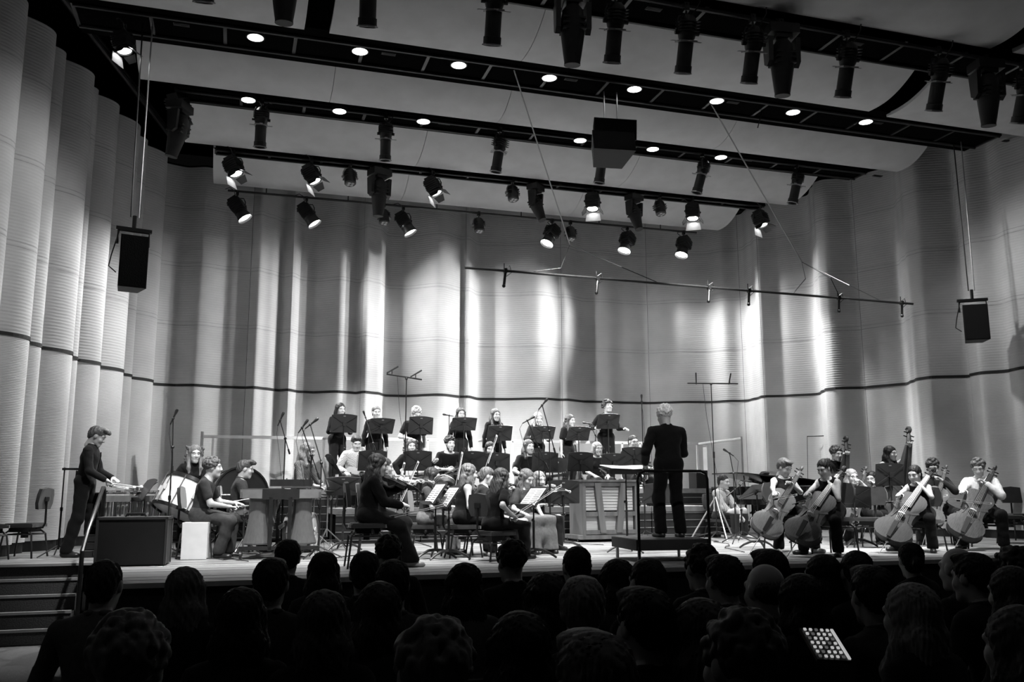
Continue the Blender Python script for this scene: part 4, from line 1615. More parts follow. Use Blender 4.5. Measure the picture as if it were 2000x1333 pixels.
    if bk == 'skirt':
        bp = []
        for hj, kn, an in joints:
            bp += [('c', hj, kn, 0.10 * s, 0.095 * s, .08), ('c', kn, an + np.array([0, .02, -.02]), 0.095 * s, 0.14 * s, .08)]
        bp += [('c', joints[0][1], joints[1][1], .09, .09, .08), ('c', (joints[0][2] + joints[0][1]) / 2, (joints[1][2] + joints[1][1]) / 2, .10, .10, .08)]
        cl2 = [((0, 0, 0.06), (0, 0, -1))]
        w_ = 0.0015
    else:
        wide = 0.05 if bk == 'flared' else (0.022 if bk == 'wide' else 0.006)
        bp = []
        for hj, kn, an in joints:
            bp += [('c', hj, kn, 0.085 * s + f, 0.058 * s + f, .05), ('c', kn, kn + (an - kn) * 0.96, 0.057 * s + f, 0.040 * s + f + wide, .04), ('e', kn + (an - kn) * .3 + np.array([0, -.018, 0]), (.05 * s + f, .05 * s + f, .11 * s + f), None, .04), ('e', kn, (.062 * s + f, .062 * s + f, .066 * s + f), None, .03)]
        cl2 = [((0, 0, 0.055), (0, 0, -1))]
        w_ = 0.003
    pel = torso[0]
    bp += [('e', pel[1], tuple(np.array(pel[2]) + f), Rl, .06)]
    cl2 += [(H + up * 0.11, up)]
    V, Q = surface(bp, 0.020 * res, w_, cl2, seed=sd + 2)
    if bk == 'skirt':
        ga = np.arctan2(V[:, 0], V[:, 1] - .3)
        fo = .013 * np.sin(17 * ga) * np.clip((.50 - V[:, 2]) / .4, 0, 1)
        V = V + np.stack([np.sin(ga) * fo, np.cos(ga) * fo, 0 * fo], 1)
    x = bpy.data.objects.new({'skirt': 'long_skirt'}.get(bk, 'trousers'), mesh_np('trousers', [(V, Q, 0)], [BM]))
    COL.objects.link(x)
    x.parent = o
    if shoe is not None:
        SM = mat('shoe_%02d' % int(shoe * 100), shoe, 0.35, spec=0.5)
        for j in (0, 1):
            fp = footp[j * 2:j * 2 + 2]
            fp = [(q[0], q[1], q[2], q[3] + .008, q[4] + .008, q[5]) if q[0] == 'c' else (q[0], q[1], tuple(np.array(q[2]) + .008), q[3], q[4]) for q in fp]
            V, Q = surface(fp, 0.016, 0, [((0, 0, 0.002), (0, 0, -1))])
            x = bpy.data.objects.new('shoe', mesh_np('shoe', [(V, Q, 0)], [SM]))
            COL.objects.link(x)
            x.parent = o
    # ---- hair, eyes, brows
    hm = Matrix([[Rh[r][q] * hs for q in range(3)] + [head[r]] for r in range(3)] + [[0, 0, 0, 1]])
    x = link('hair', hair_mesh(hair), hair_mat(hv), o)
    x.matrix_local = hm
    if look:
        for sx in (-1, 1):
            x = part('eye', lambda m: m.ball((0, 0, 0), 0.0102, 8), mat('eye_white', 0.5, 0.3), o, key='eye')
            x.matrix_local = hm @ Matrix.Translation((sx * 0.031, 0.0815, 0.008))
            y = part('iris', lambda m: m.ball((0, 0.0058, 0), 0.0060, 8, sc=(1, .9, 1)), EBONY, x, key='iris')
            x = part('eyebrow', lambda m: m.tube([(-0.017, -0.004, -0.002), (0, 0.003, 0.003), (0.016, -0.002, -0.001)], [0.002, 0.004, 0.002], 5), hair_mat(min(hv, .05)), o, key='eyebrow')
            x.matrix_local = hm @ Matrix.Translation((sx * 0.032, 0.088, 0.030))
        x = part('lips', lambda m: m.ball((0, 0, 0), 0.01, 8, sc=(2.2, 0.55, 0.8)), mat('lip_skin', 0.30, 0.4), o, key='lips')
        x.matrix_local = hm @ Matrix.Translation((0, 0.0935, -0.066))
    if glasses:
        x = part('glasses', lambda m: (m.tube([(-.031 + .022 * math.cos(t), .098, .006 + .019 * math.sin(t)) for t in np.linspace(0, 6.28, 11)], .0022, 5),
                                       m.tube([(.031 + .022 * math.cos(t), .098, .006 + .019 * math.sin(t)) for t in np.linspace(0, 6.28, 11)], .0022, 5),
                                       m.cyl((-.01, .1, .008), (.01, .1, .008), .002, n=5), m.tube([(.053, .098, .01), (.079, .02, .012), (.08, -.01, .0)], .002, 5),
                                       m.tube([(-.053, .098, .01), (-.079, .02, .012), (-.08, -.01, .0)], .002, 5)), METALB, o, key='glasses')
        x.matrix_local = hm
    if beard is not None:
        if 'beard' not in MESHC:
            V, Q = surface([('e', (0, 0.034, -0.086), (.056, .062, .048), None, .02), ('c', (-.06, .01, -.03), (-.052, .03, -.07), .012, .016, .02), ('c', (.06, .01, -.03), (.052, .03, -.07), .012, .016, .02),
                            ('c', (-.026, .086, -.052), (.026, .086, -.052), .007, .007, .01), ('-e', (0, 0.10, -0.066), (.022, .03, .009), None, .01)], .007, pad=.02)
            MESHC['beard'] = mesh_np('beard', [(V, Q, 0)])
        x = link('beard', MESHC['beard'], hair_mat(beard), o)
        x.matrix_local = hm
    o['_f'] = 0
    del o['_f']
    info = dict(o=o, M=Matrix.Translation((root[0], root[1], floor)) @ Matrix.Rotation(rz, 4, 'Z'), H=H, head=head, up=up, arms=arms, rz=rz, root=root, floor=floor, joints=joints, nb=nb, Rh=Rh)
    if chair:
        zs = max(0.36, H[2] - 0.085)
        cl_ = orchestra_chair((root[0], root[1], floor), rz, chair, zseat=round(zs * 50) / 50)
        info['chair'] = cl_
    return info
# ------------------------------------------------------------------ instruments
VOUT = [(0.0, .0), (.10, .004), (.19, .03), (.25, .08), (.285, .15), (.292, .21), (.275, .28), (.235, .335), (.205, .365), (.222, .385), (.188, .40), (.174, .45), (.169, .51), (.172, .57),
        (.184, .615), (.208, .635), (.19, .655), (.195, .69), (.218, .74), (.234, .81), (.225, .88), (.19, .94), (.13, .985), (.05, 1.0)]
VSZ = {'violin': (.356, .032, .012), 'viola': (.41, .038, .013), 'cello': (.755, .115, .020), 'bass': (1.10, .20, .028)}


def bowed(kind, label, M, m=None, group=None):
    """string instrument: origin at the bottom of the body, +y to the scroll, +z out of the belly"""
    L, rib, arch = VSZ[kind]
    m = m or VARNISH
    r = thing(kind if kind != 'bass' else 'double_bass', label, kind if kind != 'bass' else 'double bass', M=M, group=group)
    K = kind

    def body(b):
        out = [(-x, y) for x, y in VOUT[1:]][::-1]
        out = VOUT[1:] + out
        n = len(out)
        lay = [(.0, -rib - arch), (.5, -rib - arch * .85), (.85, -rib - arch * .35), (1.0, -rib - .004), (.965, -rib), (.965, 0.0), (1.0, .004), (.85, arch * .35), (.5, arch * .85), (.0, arch)]
        vs, fs = [], []
        for sc, z in lay:
            for x, y in out:
                vs.append((x * L * sc, (.5 + (y - .5) * (sc if sc > .5 else sc)) * L, z))
        for i in range(len(lay) - 1):
            for k in range(n):
                l = (k + 1) % n
                fs.append((i * n + k, i * n + l, (i + 1) * n + l, (i + 1) * n + k))
        b.add(vs, fs)
    part('body', body, m, r, key='body#' + K)
    w = L * .045
    h0 = arch + L * .02

    def neck(b):
        b.add([(-w, L * .97, 0), (w, L * .97, 0), (w * .8, L * 1.40, h0 * .4), (-w * .8, L * 1.40, h0 * .4), (-w * .7, L * .97, -rib * .9), (w * .7, L * .97, -rib * .9), (w * .6, L * 1.40, -w * .8), (-w * .6, L * 1.40, -w * .8)],
              [(0, 1, 2, 3), (7, 6, 5, 4), (0, 4, 5, 1), (2, 6, 7, 3), (1, 5, 6, 2), (0, 3, 7, 4)])
        b.tube([(0, L * 1.38, 0), (0, L * 1.5, -L * .02), (0, L * 1.6, -L * .06)], [w * .85, w * .75, w * .5], 6)
        sp = [(0, L * 1.6 + L * (.052 - .04 * t) * math.cos(-1.2 + t * 9) , -L * .045 + L * (.052 - .04 * t) * math.sin(-1.2 + t * 9)) for t in np.linspace(0, 1, 16)]
        b.tube(sp, [w * (.7 - .3 * t) for t in np.linspace(0, 1, 16)], 6)
    part('neck', neck, m, r, key='neck#' + K)
    part('fingerboard', lambda b: b.add([(-w * 1.3, L * .66, h0 * 1.5), (w * 1.3, L * .66, h0 * 1.5), (w * .9, L * 1.40, h0 * .7), (-w * .9, L * 1.40, h0 * .7), (-w * 1.2, L * .66, h0 * 1.1), (w * 1.2, L * .66, h0 * 1.1), (w * .8, L * 1.40, h0 * .35), (-w * .8, L * 1.40, h0 * .35)],
                                          [(0, 1, 2, 3), (7, 6, 5, 4), (0, 4, 5, 1), (2, 6, 7, 3), (1, 5, 6, 2), (0, 3, 7, 4)]), EBONY, r, key='fingerboard#' + K)
    for i in range(4):
        sx = -1 if i % 2 else 1
        part('peg', lambda b: (b.cyl((0, 0, 0), ((L * .10 if L < .5 else L * .065), 0, 0), L * .009, n=6), b.ball(((L * .115 if L < .5 else L * .075), 0, 0), L * .018, 8, sc=(1, .35, 1))), EBONY, r, (0, L * (1.45 + .033 * i), -L * .02), (0, 0, 0 if sx > 0 else math.pi), key='peg#' + K)
    part('bridge', lambda b: b.prism([(-L * .06, 0), (-L * .025, 0), (0, L * .03), (L * .025, 0), (L * .06, 0), (L * .052, h0 * 1.9), (0, h0 * 2.3), (-L * .052, h0 * 1.9)], -.004 - L * .005, .004 + L * .005, Matrix.Translation((0, L * .475, arch * .8)) @ Matrix.Rotation(math.pi / 2, 4, 'X')), BLOND, r, key='bridge#' + K)
    part('tailpiece', lambda b: b.add([(-L * .03, L * .03, arch * .9), (L * .03, L * .03, arch * .9), (L * .042, L * .31, h0 * 1.7), (-L * .042, L * .31, h0 * 1.7), (-L * .03, L * .03, arch * 1.4), (L * .03, L * .03, arch * 1.4), (L * .038, L * .31, h0 * 2.0), (-L * .038, L * .31, h0 * 2.0)],
                                        [(3, 2, 1, 0), (4, 5, 6, 7), (0, 1, 5, 4), (2, 3, 7, 6), (1, 2, 6, 5), (3, 0, 4, 7)]), EBONY, r, key='tailpiece#' + K)
    for i in range(4):
        x = (i - 1.5) * L * .022
        part('string', lambda b, x=x: b.tube([(x, L * .33, h0 * 2.0), (x * 1.1, L * .475, arch * .8 + h0 * 2.15), (x * .6, L * 1.41, h0 * .85)], L * .0022, 4), STEEL, r, key='string%d#' % i + K)
    for s in (-1, 1):
        part('f_hole', lambda b, s=s: b.tube([(s * L * .085, L * .55, arch * .95), (s * L * .09, L * .565, arch * .95), (s * L * .10, L * .53, arch * .95), (s * L * .112, L * .47, arch * .92), (s * L * .125, L * .41, arch * .85), (s * L * .14, L * .395, arch * .75)], L * .008, 4), EBONY, r, key='f_hole%d#' % s + K)
    if K in ('cello', 'bass'):
        pass
    else:
        part('chin_rest', lambda b: b.ball((-L * .13, L * .05, arch + .004), L * .10, 8, sc=(1, .8, .18)), EBONY, r, key='chin_rest#' + K)
    return r


def bow(label, a, b, group=None):
    """a: frog end, b: tip"""
    d = Vector(b) - Vector(a)
    M = frame(a, d)
    r = thing('bow', label, 'bow', M=M, group=group)
    L = d.length
    m = MB()
    m.tube([(0, -0.03, 0.012), (0, L * .3, 0.008), (0, L * .6, 0.004), (0, L, 0.012)], [.006, .0058, .005, .004], 6)
    m.build('stick', STICK, r)
    m = MB()
    m.box((0, L * .5, -0.012), (0.010, L * .97, 0.0028))
    m.build('bow_hair', HAIRW, r)
    part('frog', lambda m: m.box((0, 0.03, -0.002), (0.012, 0.05, 0.024)), EBONY, r, key='frog')
    m = MB()
    m.add([(-.005, L - .02, .014), (.005, L - .02, .014), (.005, L + .012, .014), (-.005, L + .012, .014), (-.004, L - .008, -.014), (.004, L - .008, -.014), (.004, L + .006, -.014), (-.004, L + .006, -.014)],
          [(0, 1, 2, 3), (7, 6, 5, 4), (0, 4, 5, 1), (1, 5, 6, 2), (2, 6, 7, 3), (3, 7, 4, 0)])
    m.build('bow_tip', HAIRW, r)
    return r


GOUT = [(.0, .0), (.09, .004), (.15, .03), (.182, .08), (.188, .14), (.17, .20), (.135, .25), (.118, .285), (.125, .32), (.138, .36), (.138, .40), (.12, .445), (.08, .475), (.03, .485)]


def guitar(label, M, top=None, side=None):
    """origin at the bottom of the body, +y to the head, +z out of the top"""
    r = thing('acoustic_guitar', label, 'guitar', M=M)
    out = GOUT[1:] + [(-x, y) for x, y in GOUT[1:]][::-1]
    part('body', lambda m: m.prism(out, -0.10, -0.004), side or VARNISHD, r, key='body#g')
    t = part('top_plate', lambda m: m.prism(out, -0.004, 0.001), top or BLOND, r, key='top_plate#g')
    part('sound_hole', lambda m: m.lathe([(0.0, .0016), (.05, .0016), (.051, .001)], 16), VOID, t, (0, .32, 0), key='sound_hole')
    part('rosette', lambda m: m.tube([(.056 * math.cos(a), .32 + .056 * math.sin(a), .0015) for a in np.linspace(0, 6.1, 18)], .0035, 4, closed=True), EBONY, t, key='rosette')
    part('bridge', lambda m: m.box((0, .11, .006), (.17, .03, .012)), EBONY, r, key='bridge#g')
    part('neck', lambda m: (m.box((0, .665, -.012), (.052, .38, .024)), m.add([(-.028, .84, .0), (.028, .84, 0), (.036, 1.0, -.03), (-.036, 1.0, -.03), (-.026, .84, -.02), (.026, .84, -.02), (.034, 1.0, -.048), (-.034, 1.0, -.048)],
                                                                             [(0, 1, 2, 3), (7, 6, 5, 4), (0, 4, 5, 1), (2, 6, 7, 3), (1, 5, 6, 2), (0, 3, 7, 4)])), side or VARNISHD, r, key='neck#g')
    part('fingerboard', lambda m: m.box((0, .60, .004), (.054, .49, .007)), EBONY, r, key='fingerboard#g')
    for i in range(6):
        part('string', lambda m, i=i: m.cyl(((i - 2.5) * .0095, .11, .012), ((i - 2.5) * .008, .85, .009), .0011, n=4), STEEL, r, key='gstring%d#' % i)
        part('tuning_peg', lambda m: m.cyl((0, 0, 0), (.03, 0, 0), .006, n=6), STEEL, r, ((.03 if i % 2 else -.06), .87 + .04 * (i // 2), -.03), key='tuning_peg')
    return r


def french_horn(label, M):
    r = thing('french_horn', label, 'horn', M=M)
    part('bell', lambda m: m.lathe([(.15, .0), (.153, .002), (.11, .06), (.07, .12), (.045, .19), (.03, .28)], 20, cap=False), BRASS, r, key='bell#h')
    for k, (rad, z) in enumerate(((.155, .19), (.135, .22), (.12, .17))):
        part('tubing', lambda m, rad=rad, z=z: m.tube([(.06 + rad * math.cos(a), .02 + rad * math.sin(a) * 1.0, z) for a in np.linspace(0, 6.28, 25)[:-1]], .011, 7, closed=True), BRASS, r, key='tubing%d#h' % k)
    for k in range(3):
        part('valve', lambda m: m.cyl((0, 0, 0), (0, 0, .07), .024, n=10), BRASS, r, (.02 + .055 * k, -.02, .18), key='valve#h')
    part('leadpipe', lambda m: m.tube([(.18, -.02, .2), (.1, .2, .24), (-.05, .33, .24), (-.1, .36, .23)], [.01, .008, .006, .012], 6), BRASS, r, key='leadpipe#h')
    return r


def saxophone(label, M):
    """origin at the bottom bow, +y up the tube"""
    r = thing('saxophone', label, 'saxophone', M=M)
    pts = [(0.0, .62, -.09), (0, .64, -.05), (0, .60, 0), (0, .3, 0), (0, .05, .0), (0, -.02, .04), (0, .0, .10), (0, .15, .13), (0, .30, .15), (0, .34, .16)]
    part('tube', lambda m: m.tube(pts, [.009, .010, .012, .022, .032, .036, .040, .048, .062, .068], 12), BRASS, r, key='tube#x')
    for k in range(9):
        part('key', lambda m: m.cyl((0, 0, 0), (0, .0, .018), .019, n=10), BRASS, r, (.012 * (-1) ** k, .12 + .05 * k, .028), key='key#x')
    part('mouthpiece', lambda m: m.cyl((0, .61, -.08), (0, .57, -.15), .011, .007, 8), EBONY, r, key='mouthpiece#x')
    return r


# ---- percussion
def mallet_keys(name, label, M, length, w0, w1, h, nbar, res_mat, bar_mat, wheel=True, fan=False):
    """keyboard percussion: origin on the floor under the low end, +y from low to high; x across"""
    r = thing(name, label, 'percussion', M=M)
    for y, w in ((0.03, w0), (length - .03, w1)):
        m = MB()
        m.box((0, y, h - .07), (w * (.46 if fan else 1), .05, .14))
        e = m.build('end_board', EBONY if name == 'vibraphone' else BLACK, r)
        if fan:
            for s in (-1, 1):
                m = MB()
                m.box((s * w * .365, y, h - .065), (w * .27, .045, .12))
                m.build('end_wing', mat('end_wing_grey', .14, .45), r)
        for s in (-1, 1):
            m = MB()
            m.box((s * (.125 if fan else min(w * .3, .28)), y, (h - .10) / 2 + .05), (.05, .05, h - .22))
            m.build('leg', METALB, r)
            if wheel:
                part('castor', lambda m: (m.cyl((-.015, 0, .06), (.015, 0, .06), .06, n=14), m.box((0, 0, .12), (.045, .03, .05))), METALB, r, (s * (w * .46 if fan else min(w * .3, .28)), y - (.05 if fan else 0), 0), key='castor')
        m = MB()
        m.box((0, y, .15), (w * (.98 if fan else .8), .05, .05))
        m.build('foot_bar', BLACK, r)
    m = MB()
    m.box((0, length / 2, .42), (.04, length, .04))
    m.build('brace', METALB, r)
    for s in (-1, 1):
        m = MB()
        m.add([(s * w0 / 2, 0, h - .12), (s * w0 / 2 + s * -.03, 0, h - .12), (s * w1 / 2 - s * .03, length, h - .12), (s * w1 / 2, length, h - .12), (s * w0 / 2, 0, h - .04), (s * w0 / 2 - s * .03, 0, h - .04), (s * w1 / 2 - s * .03, length, h - .04), (s * w1 / 2, length, h - .04)],
              [(3, 2, 1, 0), (4, 5, 6, 7), (0, 1, 5, 4), (2, 3, 7, 6), (1, 2, 6, 5), (3, 0, 4, 7)] if s < 0 else [(0, 1, 2, 3), (7, 6, 5, 4), (4, 5, 1, 0), (6, 7, 3, 2), (5, 6, 2, 1), (7, 4, 0, 3)])
        m.build('side_rail', OAK, r)
    for s in (-1, 1):
        for k in range(nbar):
            if s > 0 and k % 7 in (2, 6):
                continue
            t = (k + .5) / nbar
            w = (w0 + (w1 - w0) * t) * .48
            y = .07 + (length - .14) * t
            bw = (length - .14) / nbar * .86
            b = link('bar', cached('bar', lambda m: m.box((0, 0, 0), (1, 1, 1))), bar_mat, r, (s * w * .52, y, h + (.025 if s > 0 else .0)))
            b.scale = (w * 1.02, bw, .02)
            ln = (h - .22) * (1 - .72 * t) * (1.0 if not fan else (0.80 + .2 * math.cos(t * 3.1)))
            q = link('resonator', cached('resonator#' + name, lambda m: m.lathe([(.5, 0), (.46, -.3), (.48, -.5), (.62, -.8), (.78, -.97), (.7, -1.0)] if fan else [(.5, 0), (.5, -1)], 12)), res_mat, r, (s * w * (.60 if fan else .52), y, h - .04))
            q.scale = (bw * (1.05 + (2.6 * (1 - t) if fan else 0)), bw * .95, ln)
    return r


def drum(label, M, rad, depth, shell, head, cat='drum', name='drum', lugs=8, stand=None):
    """axis along local z, centre at the origin"""
    r = thing(name, label, cat, M=M)
    m = MB()
    m.lathe([(rad, -depth / 2), (rad, depth / 2)], 28, cap=False)
    m.build('shell', shell, r)
    for s in (-1, 1):
        m = MB()
        m.lathe([(0, s * (depth / 2 + .004)), (rad * .99, s * (depth / 2))][::s], 28)
        m.build('drum_head', head, r)
        m = MB()
        m.lathe([(rad * .985, s * depth / 2 + .02), (rad + .02, s * depth / 2 + .02), (rad + .02, s * depth / 2 - .03), (rad * .985, s * depth / 2 - .03)], 28, cap=False)
        m.build('hoop', METALB if shell is not WHITEP else STEEL, r)
    for k in range(lugs):
        g = 2 * math.pi * k / lugs
        m = MB()
        m.cyl((math.cos(g) * (rad + .018), math.sin(g) * (rad + .018), -depth / 2), (math.cos(g) * (rad + .018), math.sin(g) * (rad + .018), depth / 2), .007, n=5)
        m.box((math.cos(g) * (rad + .012), math.sin(g) * (rad + .012), 0), (.03, .03, min(.08, depth * .4)))
        m.build('lug', STEEL, r)
    if stand:
        stand(r)
    return r


def cymbal(label, base, h, rad, tilt=8):
    r = thing('cymbal_stand', label, 'cymbal', base)
    m = MB()
    m.cyl((0, 0, .2), (0, 0, h), .012, n=7)
    m.build('pole', STEEL, r)
    for k in range(3):
        part('leg', lambda m: m.tube([(0, 0, .32), (0, .22, .12), (0, .30, .01)], .010, 6), STEEL, r, rot=(0, 0, k * 2.0944 + .5), key='leg#cy')
    m = MB()
    m.lathe([(0, .02), (.04, .018), (.06, .004), (rad, -.02), (rad, -.023), (.06, 0), (0, .014)], 24)
    m.build('cymbal', mat('cymbal_bronze', .35, .25, .9), r, (0, 0, h), (math.radians(tilt), math.radians(4), 0))
    return r


def drum_sticks(label, a, b):
    r = MB()
    o = Vector(a)
    r.tube([Vector(a) - o, Vector(b) - o], [.008, .005], 6)
    r.ball(Vector(b) - o, .008, 6)
    return tag(r.build('drum_stick', mat('hickory', .6, .5), loc=o), label, 'drumstick')


def grand_piano(label, loc, rz):
    """keyboard end at -y, tail at +y; bass side -x; lid hinged on -x"""
    r = thing('grand_piano', label, 'piano', loc, rz)
    out = [(-.74, -.2), (.74, -.2), (.74, .75), (.66, 1.05), (.40, 1.30), (.25, 1.62), (.05, 1.92), (-.25, 2.08), (-.56, 2.05), (-.72, 1.85)]
    part('case', lambda m: m.prism(out, .62, .98), PIANOB, r, key='case#p')
    part('key_bed', lambda m: (m.box((0, -.36, .68), (1.48, .34, .10)), m.box((-.71, -.34, .78), (.06, .32, .14)), m.box((.71, -.34, .78), (.06, .32, .14))), PIANOB, r, key='key_bed#p')
    part('white_keys', lambda m: m.box((0, -.40, .745), (1.22, .16, .025)), WHITEP, r, key='white_keys#p')
    part('lid', lambda m: m.prism([(x + .74, y) for x, y in out], 0, .025), PIANOB, r, (-.74, 0, .985), (0, math.radians(-10), 0), key='lid#p')
    part('lid_prop', lambda m: m.cyl((.6, .9, .98), (.62, .9, 1.20), .012, n=6), PIANOB, r, key='lid_prop#p')
    for x, y in ((-.6, 0.0), (.6, 0.0), (-.3, 1.7)):
        part('leg', lambda m: (m.cyl((0, 0, .62), (0, 0, .06), .07, .045, 8), m.cyl((-.02, 0, .03), (.02, 0, .03), .03, n=10)), PIANOB, r, (x, y, 0), key='leg#p')
    part('pedal_lyre', lambda m: (m.box((-.08, .05, .4), (.03, .04, .46)), m.box((.08, .05, .4), (.03, .04, .46)), m.box((0, .05, .16), (.3, .1, .06))), PIANOB, r, key='pedal_lyre')
    return r


def upright_piano(label, loc, rz, w=1.46, h=1.08):
    """seen from behind: open back with braces; +y is the back"""
    r = thing('upright_piano', label, 'piano', loc, rz)
    d = .6
    m = MB()
    for s in (-1, 1):
        m = MB()
        m.box((s * (w / 2 - .03), 0, h / 2 + .09), (.06, d, h - .02))
        m.build('side_panel', OAK, r)
    m = MB()
    m.box((0, 0, h + .10), (w + .05, d + .05, .035))
    m.build('top_lid', OAK, r)
    m = MB()
    m.box((0, -.05, .045 + .04), (w + .14, d + .16, .07))
    m.build('trolley', OAK, r)
    for x in (-.6, .6):
        for y in (-.25, .2):
            part('castor', lambda m: (m.cyl((-.02, 0, .028), (.02, 0, .028), .028, n=10), m.box((0, 0, .05), (.05, .04, .02))), METALB, r, (x, y, 0), key='castor#u')
    m = MB()
    m.box((0, .12, h / 2 + .1), (w - .14, .03, h - .06))
    m.build('soundboard', VOID, r)
    m = MB()
    m.box((0, .2, h * .70 + .08), (w - .14, .05, .45))
    pn = m.build('slatted_panel', mat('pale_pine', .36, .5, var=.2, scale=6, stretch=(.3, 1, 9)), r)
    for k in range(8):
        part('slat', lambda m: m.box((0, 0, 0), (w - .16, .02, .042)), mat('pale_pine', .36, .5), pn, (0, .232, h * .70 - .11 + k * .052), key='slat#u')
    m = MB()
    m.box((0, .20, .30), (w - .14, .05, .30))
    m.build('lower_board', mat('pale_pine', .36, .5), r)
    for z in (.14, h * .47, h * .93 + .08):
        m = MB()
        m.box((0, .27, z + .03), (w - .10, .06, .075))
        m.build('cross_rail', OAK, r)
    for x0, x1 in ((-.16, -.26), (.16, .26)):
        m = MB()
        m.add([(x0 - .06, .25, .16), (x0 + .06, .25, .16), (x1 + .06, .25, h + .06), (x1 - .06, .25, h + .06), (x0 - .06, .32, .16), (x0 + .06, .32, .16), (x1 + .06, .32, h + .06), (x1 - .06, .32, h + .06)],
              [(0, 1, 2, 3), (7, 6, 5, 4), (0, 4, 5, 1), (1, 5, 6, 2), (2, 6, 7, 3), (3, 7, 4, 0)])
        m.build('brace', OAK, r)
    return r
# ------------------------------------------------------------------ the orchestra
def W(p):
    return ('w', tuple(p))


# ---- music stands
for (x, y, t, wd, lab) in ((672, 828, 12, 1.0, 'leftmost choir music stand, in front of the dark bobbed singer'), (745, 833, 38, 1.0, 'choir music stand before the singer with tied hair and bow collar'),
                           (822, 832, 12, 1.0, 'choir music stand before the singer with short pale curls'), (906, 829, 48, 1.0, 'choir music stand before the singer in glasses'),
                           (976, 847, 34, 1.0, 'low choir music stand before the singer with long brown hair'), (1061, 846, 46, .95, 'choir music stand before the singer with very long blond hair'),
                           (1130, 848, 40, .95, 'choir music stand before the short-sleeved singer'), (1188, 824, 32, .95, 'choir music stand before the tall curly-haired singer')):
    music_stand(x, y, 'black ' + lab, 17.95 if y < 840 else 17.85, ZB_, 180 + (8 if x < 900 else -4), t, None, wd, 'choir music stands')
for (x, y, t, lab) in ((728, 901, 8, 'before the guitarist in a white shirt'), (816, 901, 8, 'before the curly-haired guitarist with a raised elbow'), (922, 902, 8, 'before the bearded guitarist in black'),
                       (970, 905, 8, 'before the long-haired woman hidden to the chin'), (1065, 903, 10, 'before the long-haired guitarist in a black T-shirt'), (1134, 903, 10, 'beside the blond bobbed woman, on her right'),
                       (1199, 905, 12, 'beside the blond bobbed woman, on her left'), (1238, 893, 4, 'before the saxophone player in glasses')):
    music_stand(x, y, 'black music stand on the lower riser ' + lab, 16.2, ZA, 180, t, None, 1.0, 'music stands on the lower riser')
music_stand(672, 951, 'black music stand with pale paper edge behind the standing microphones', 14.3, S, 165, 40, None, 1.05)
music_stand(650, 908, 'black music stand seen edge-on beside the tattooed-sleeve guitarist', 14.9, S, 95, 30)
music_stand(851, 965, 'left of two black music stands facing the viola player', 12.1, S, -86, 36, 'sheet music on the left one of the paired string stands')
music_stand(877, 972, 'right of two black music stands facing the viola player, tablet-like page on it', 11.9, S, -86, 36, 'printed page on the right one of the paired string stands')
music_stand(1042, 972, 'black music stand with a bright white page beside the woman with bowed head', 11.75, S, -80, 40, 'bright white page on the stand before the long-haired bow holder')
music_stand(1100, 962, 'black music stand seen from behind left of the wooden piano', 13.4, S, 170, 12)
music_stand(1478, 962, 'black music stand tipped flat beside the left cellist', 12.5, S, 200, 52, None, 1.1)
music_stand(1668, 972, 'black music stand with open part behind the cellist with a hair bun', 12.4, S, 150, 20, 'pale pages on the stand behind the cellist with a bun')
music_stand(1738, 928, 'large black music stand hiding the middle of the cello section', 12.3, S, 184, 6, None, 1.15)
music_stand(1566, 1002, 'low black music stand among the cellos', 13.4, S, 170, 30)
music_stand(283, 958, 'black music stand leaning beside the vibraphone', 13.9, S, -70, 35)
music_stand(1284, 965, 'black music stand behind the podium', 14.0, S, 180, 25)
ms = music_stand(1222, 921, 'broad black conductor stand with an open score', 12.35, S, 0, 74, None, 1.45)
pc = P(1222, 921, Y=12.35)
sc_ = thing('music_score', 'large open white score on the conductor stand', 'sheet music', (pc[0], pc[1] - .02, pc[2] + .03), 0.05)
for s in (-1, 1):
    part('page', lambda m: m.add([(-.17, -.19, 0), (.17, -.19, .004), (.17, .19, .05), (-.17, .19, .05), (-.17, -.19, .012), (.17, -.19, .016), (.17, .19, .06), (-.17, .19, .06)],
                                 [(3, 2, 1, 0), (4, 5, 6, 7), (0, 1, 5, 4), (2, 3, 7, 6), (1, 2, 6, 5), (3, 0, 4, 7)]), PAPER, sc_, (s * .172, 0, 0), (0, s * -.04, 0), key='page#score')

# ---- choir on the upper riser
CH = 'choir singers on the upper riser'
person('singer with dark bobbed hair in black behind the leftmost choir stand', (665, 800), 18.35, 22, ZB_, 'stand', True, 'bob', .02, top=('long', 0.0072), rh=(.12, .30, .16), lh=(-.16, .28, .16), group=CH)
person('singer with fair tied-back hair and a bow at the collar', (735, 806), 18.35, 5, ZB_, 'stand', True, 'tied', .10, top=('long', 0.0084), group=CH)
person('singer with short pale curls, head bowed over the music', (813, 809), 18.35, 15, ZB_, 'stand', False, 'curly', .22, top=('tee', 0.0072), nod=34, lh=(-.24, .06, -.14), rh=(.2, .24, .12), group=CH)
person('singer in glasses with dark shoulder-length hair and black polo neck', (900, 809), 18.35, 2, ZB_, 'stand', True, 'mid', .015, top=('long', 0.0060), glasses=True, group=CH)
person('singer with long brown hair in black behind the low choir stand', (968, 811), 18.35, 12, ZB_, 'stand', True, 'long', .06, top=('long', 0.0060), group=CH)
person('singer with very long blond hair, partly behind a microphone boom', (1051, 818), 18.3, 5, ZB_, 'stand', True, 'verylong', .26, top=('long', .02), nod=20, rh=(.16, .26, .18), lh=(-.16, .26, .16), group=CH)
person('singer with wavy dark hair in a black short-sleeved top, arm hanging', (1114, 822), 18.2, 28, ZB_, 'stand', True, 'wavy', .06, top=('tee', 0.0072), rh=(.22, .02, -.14), group=CH)
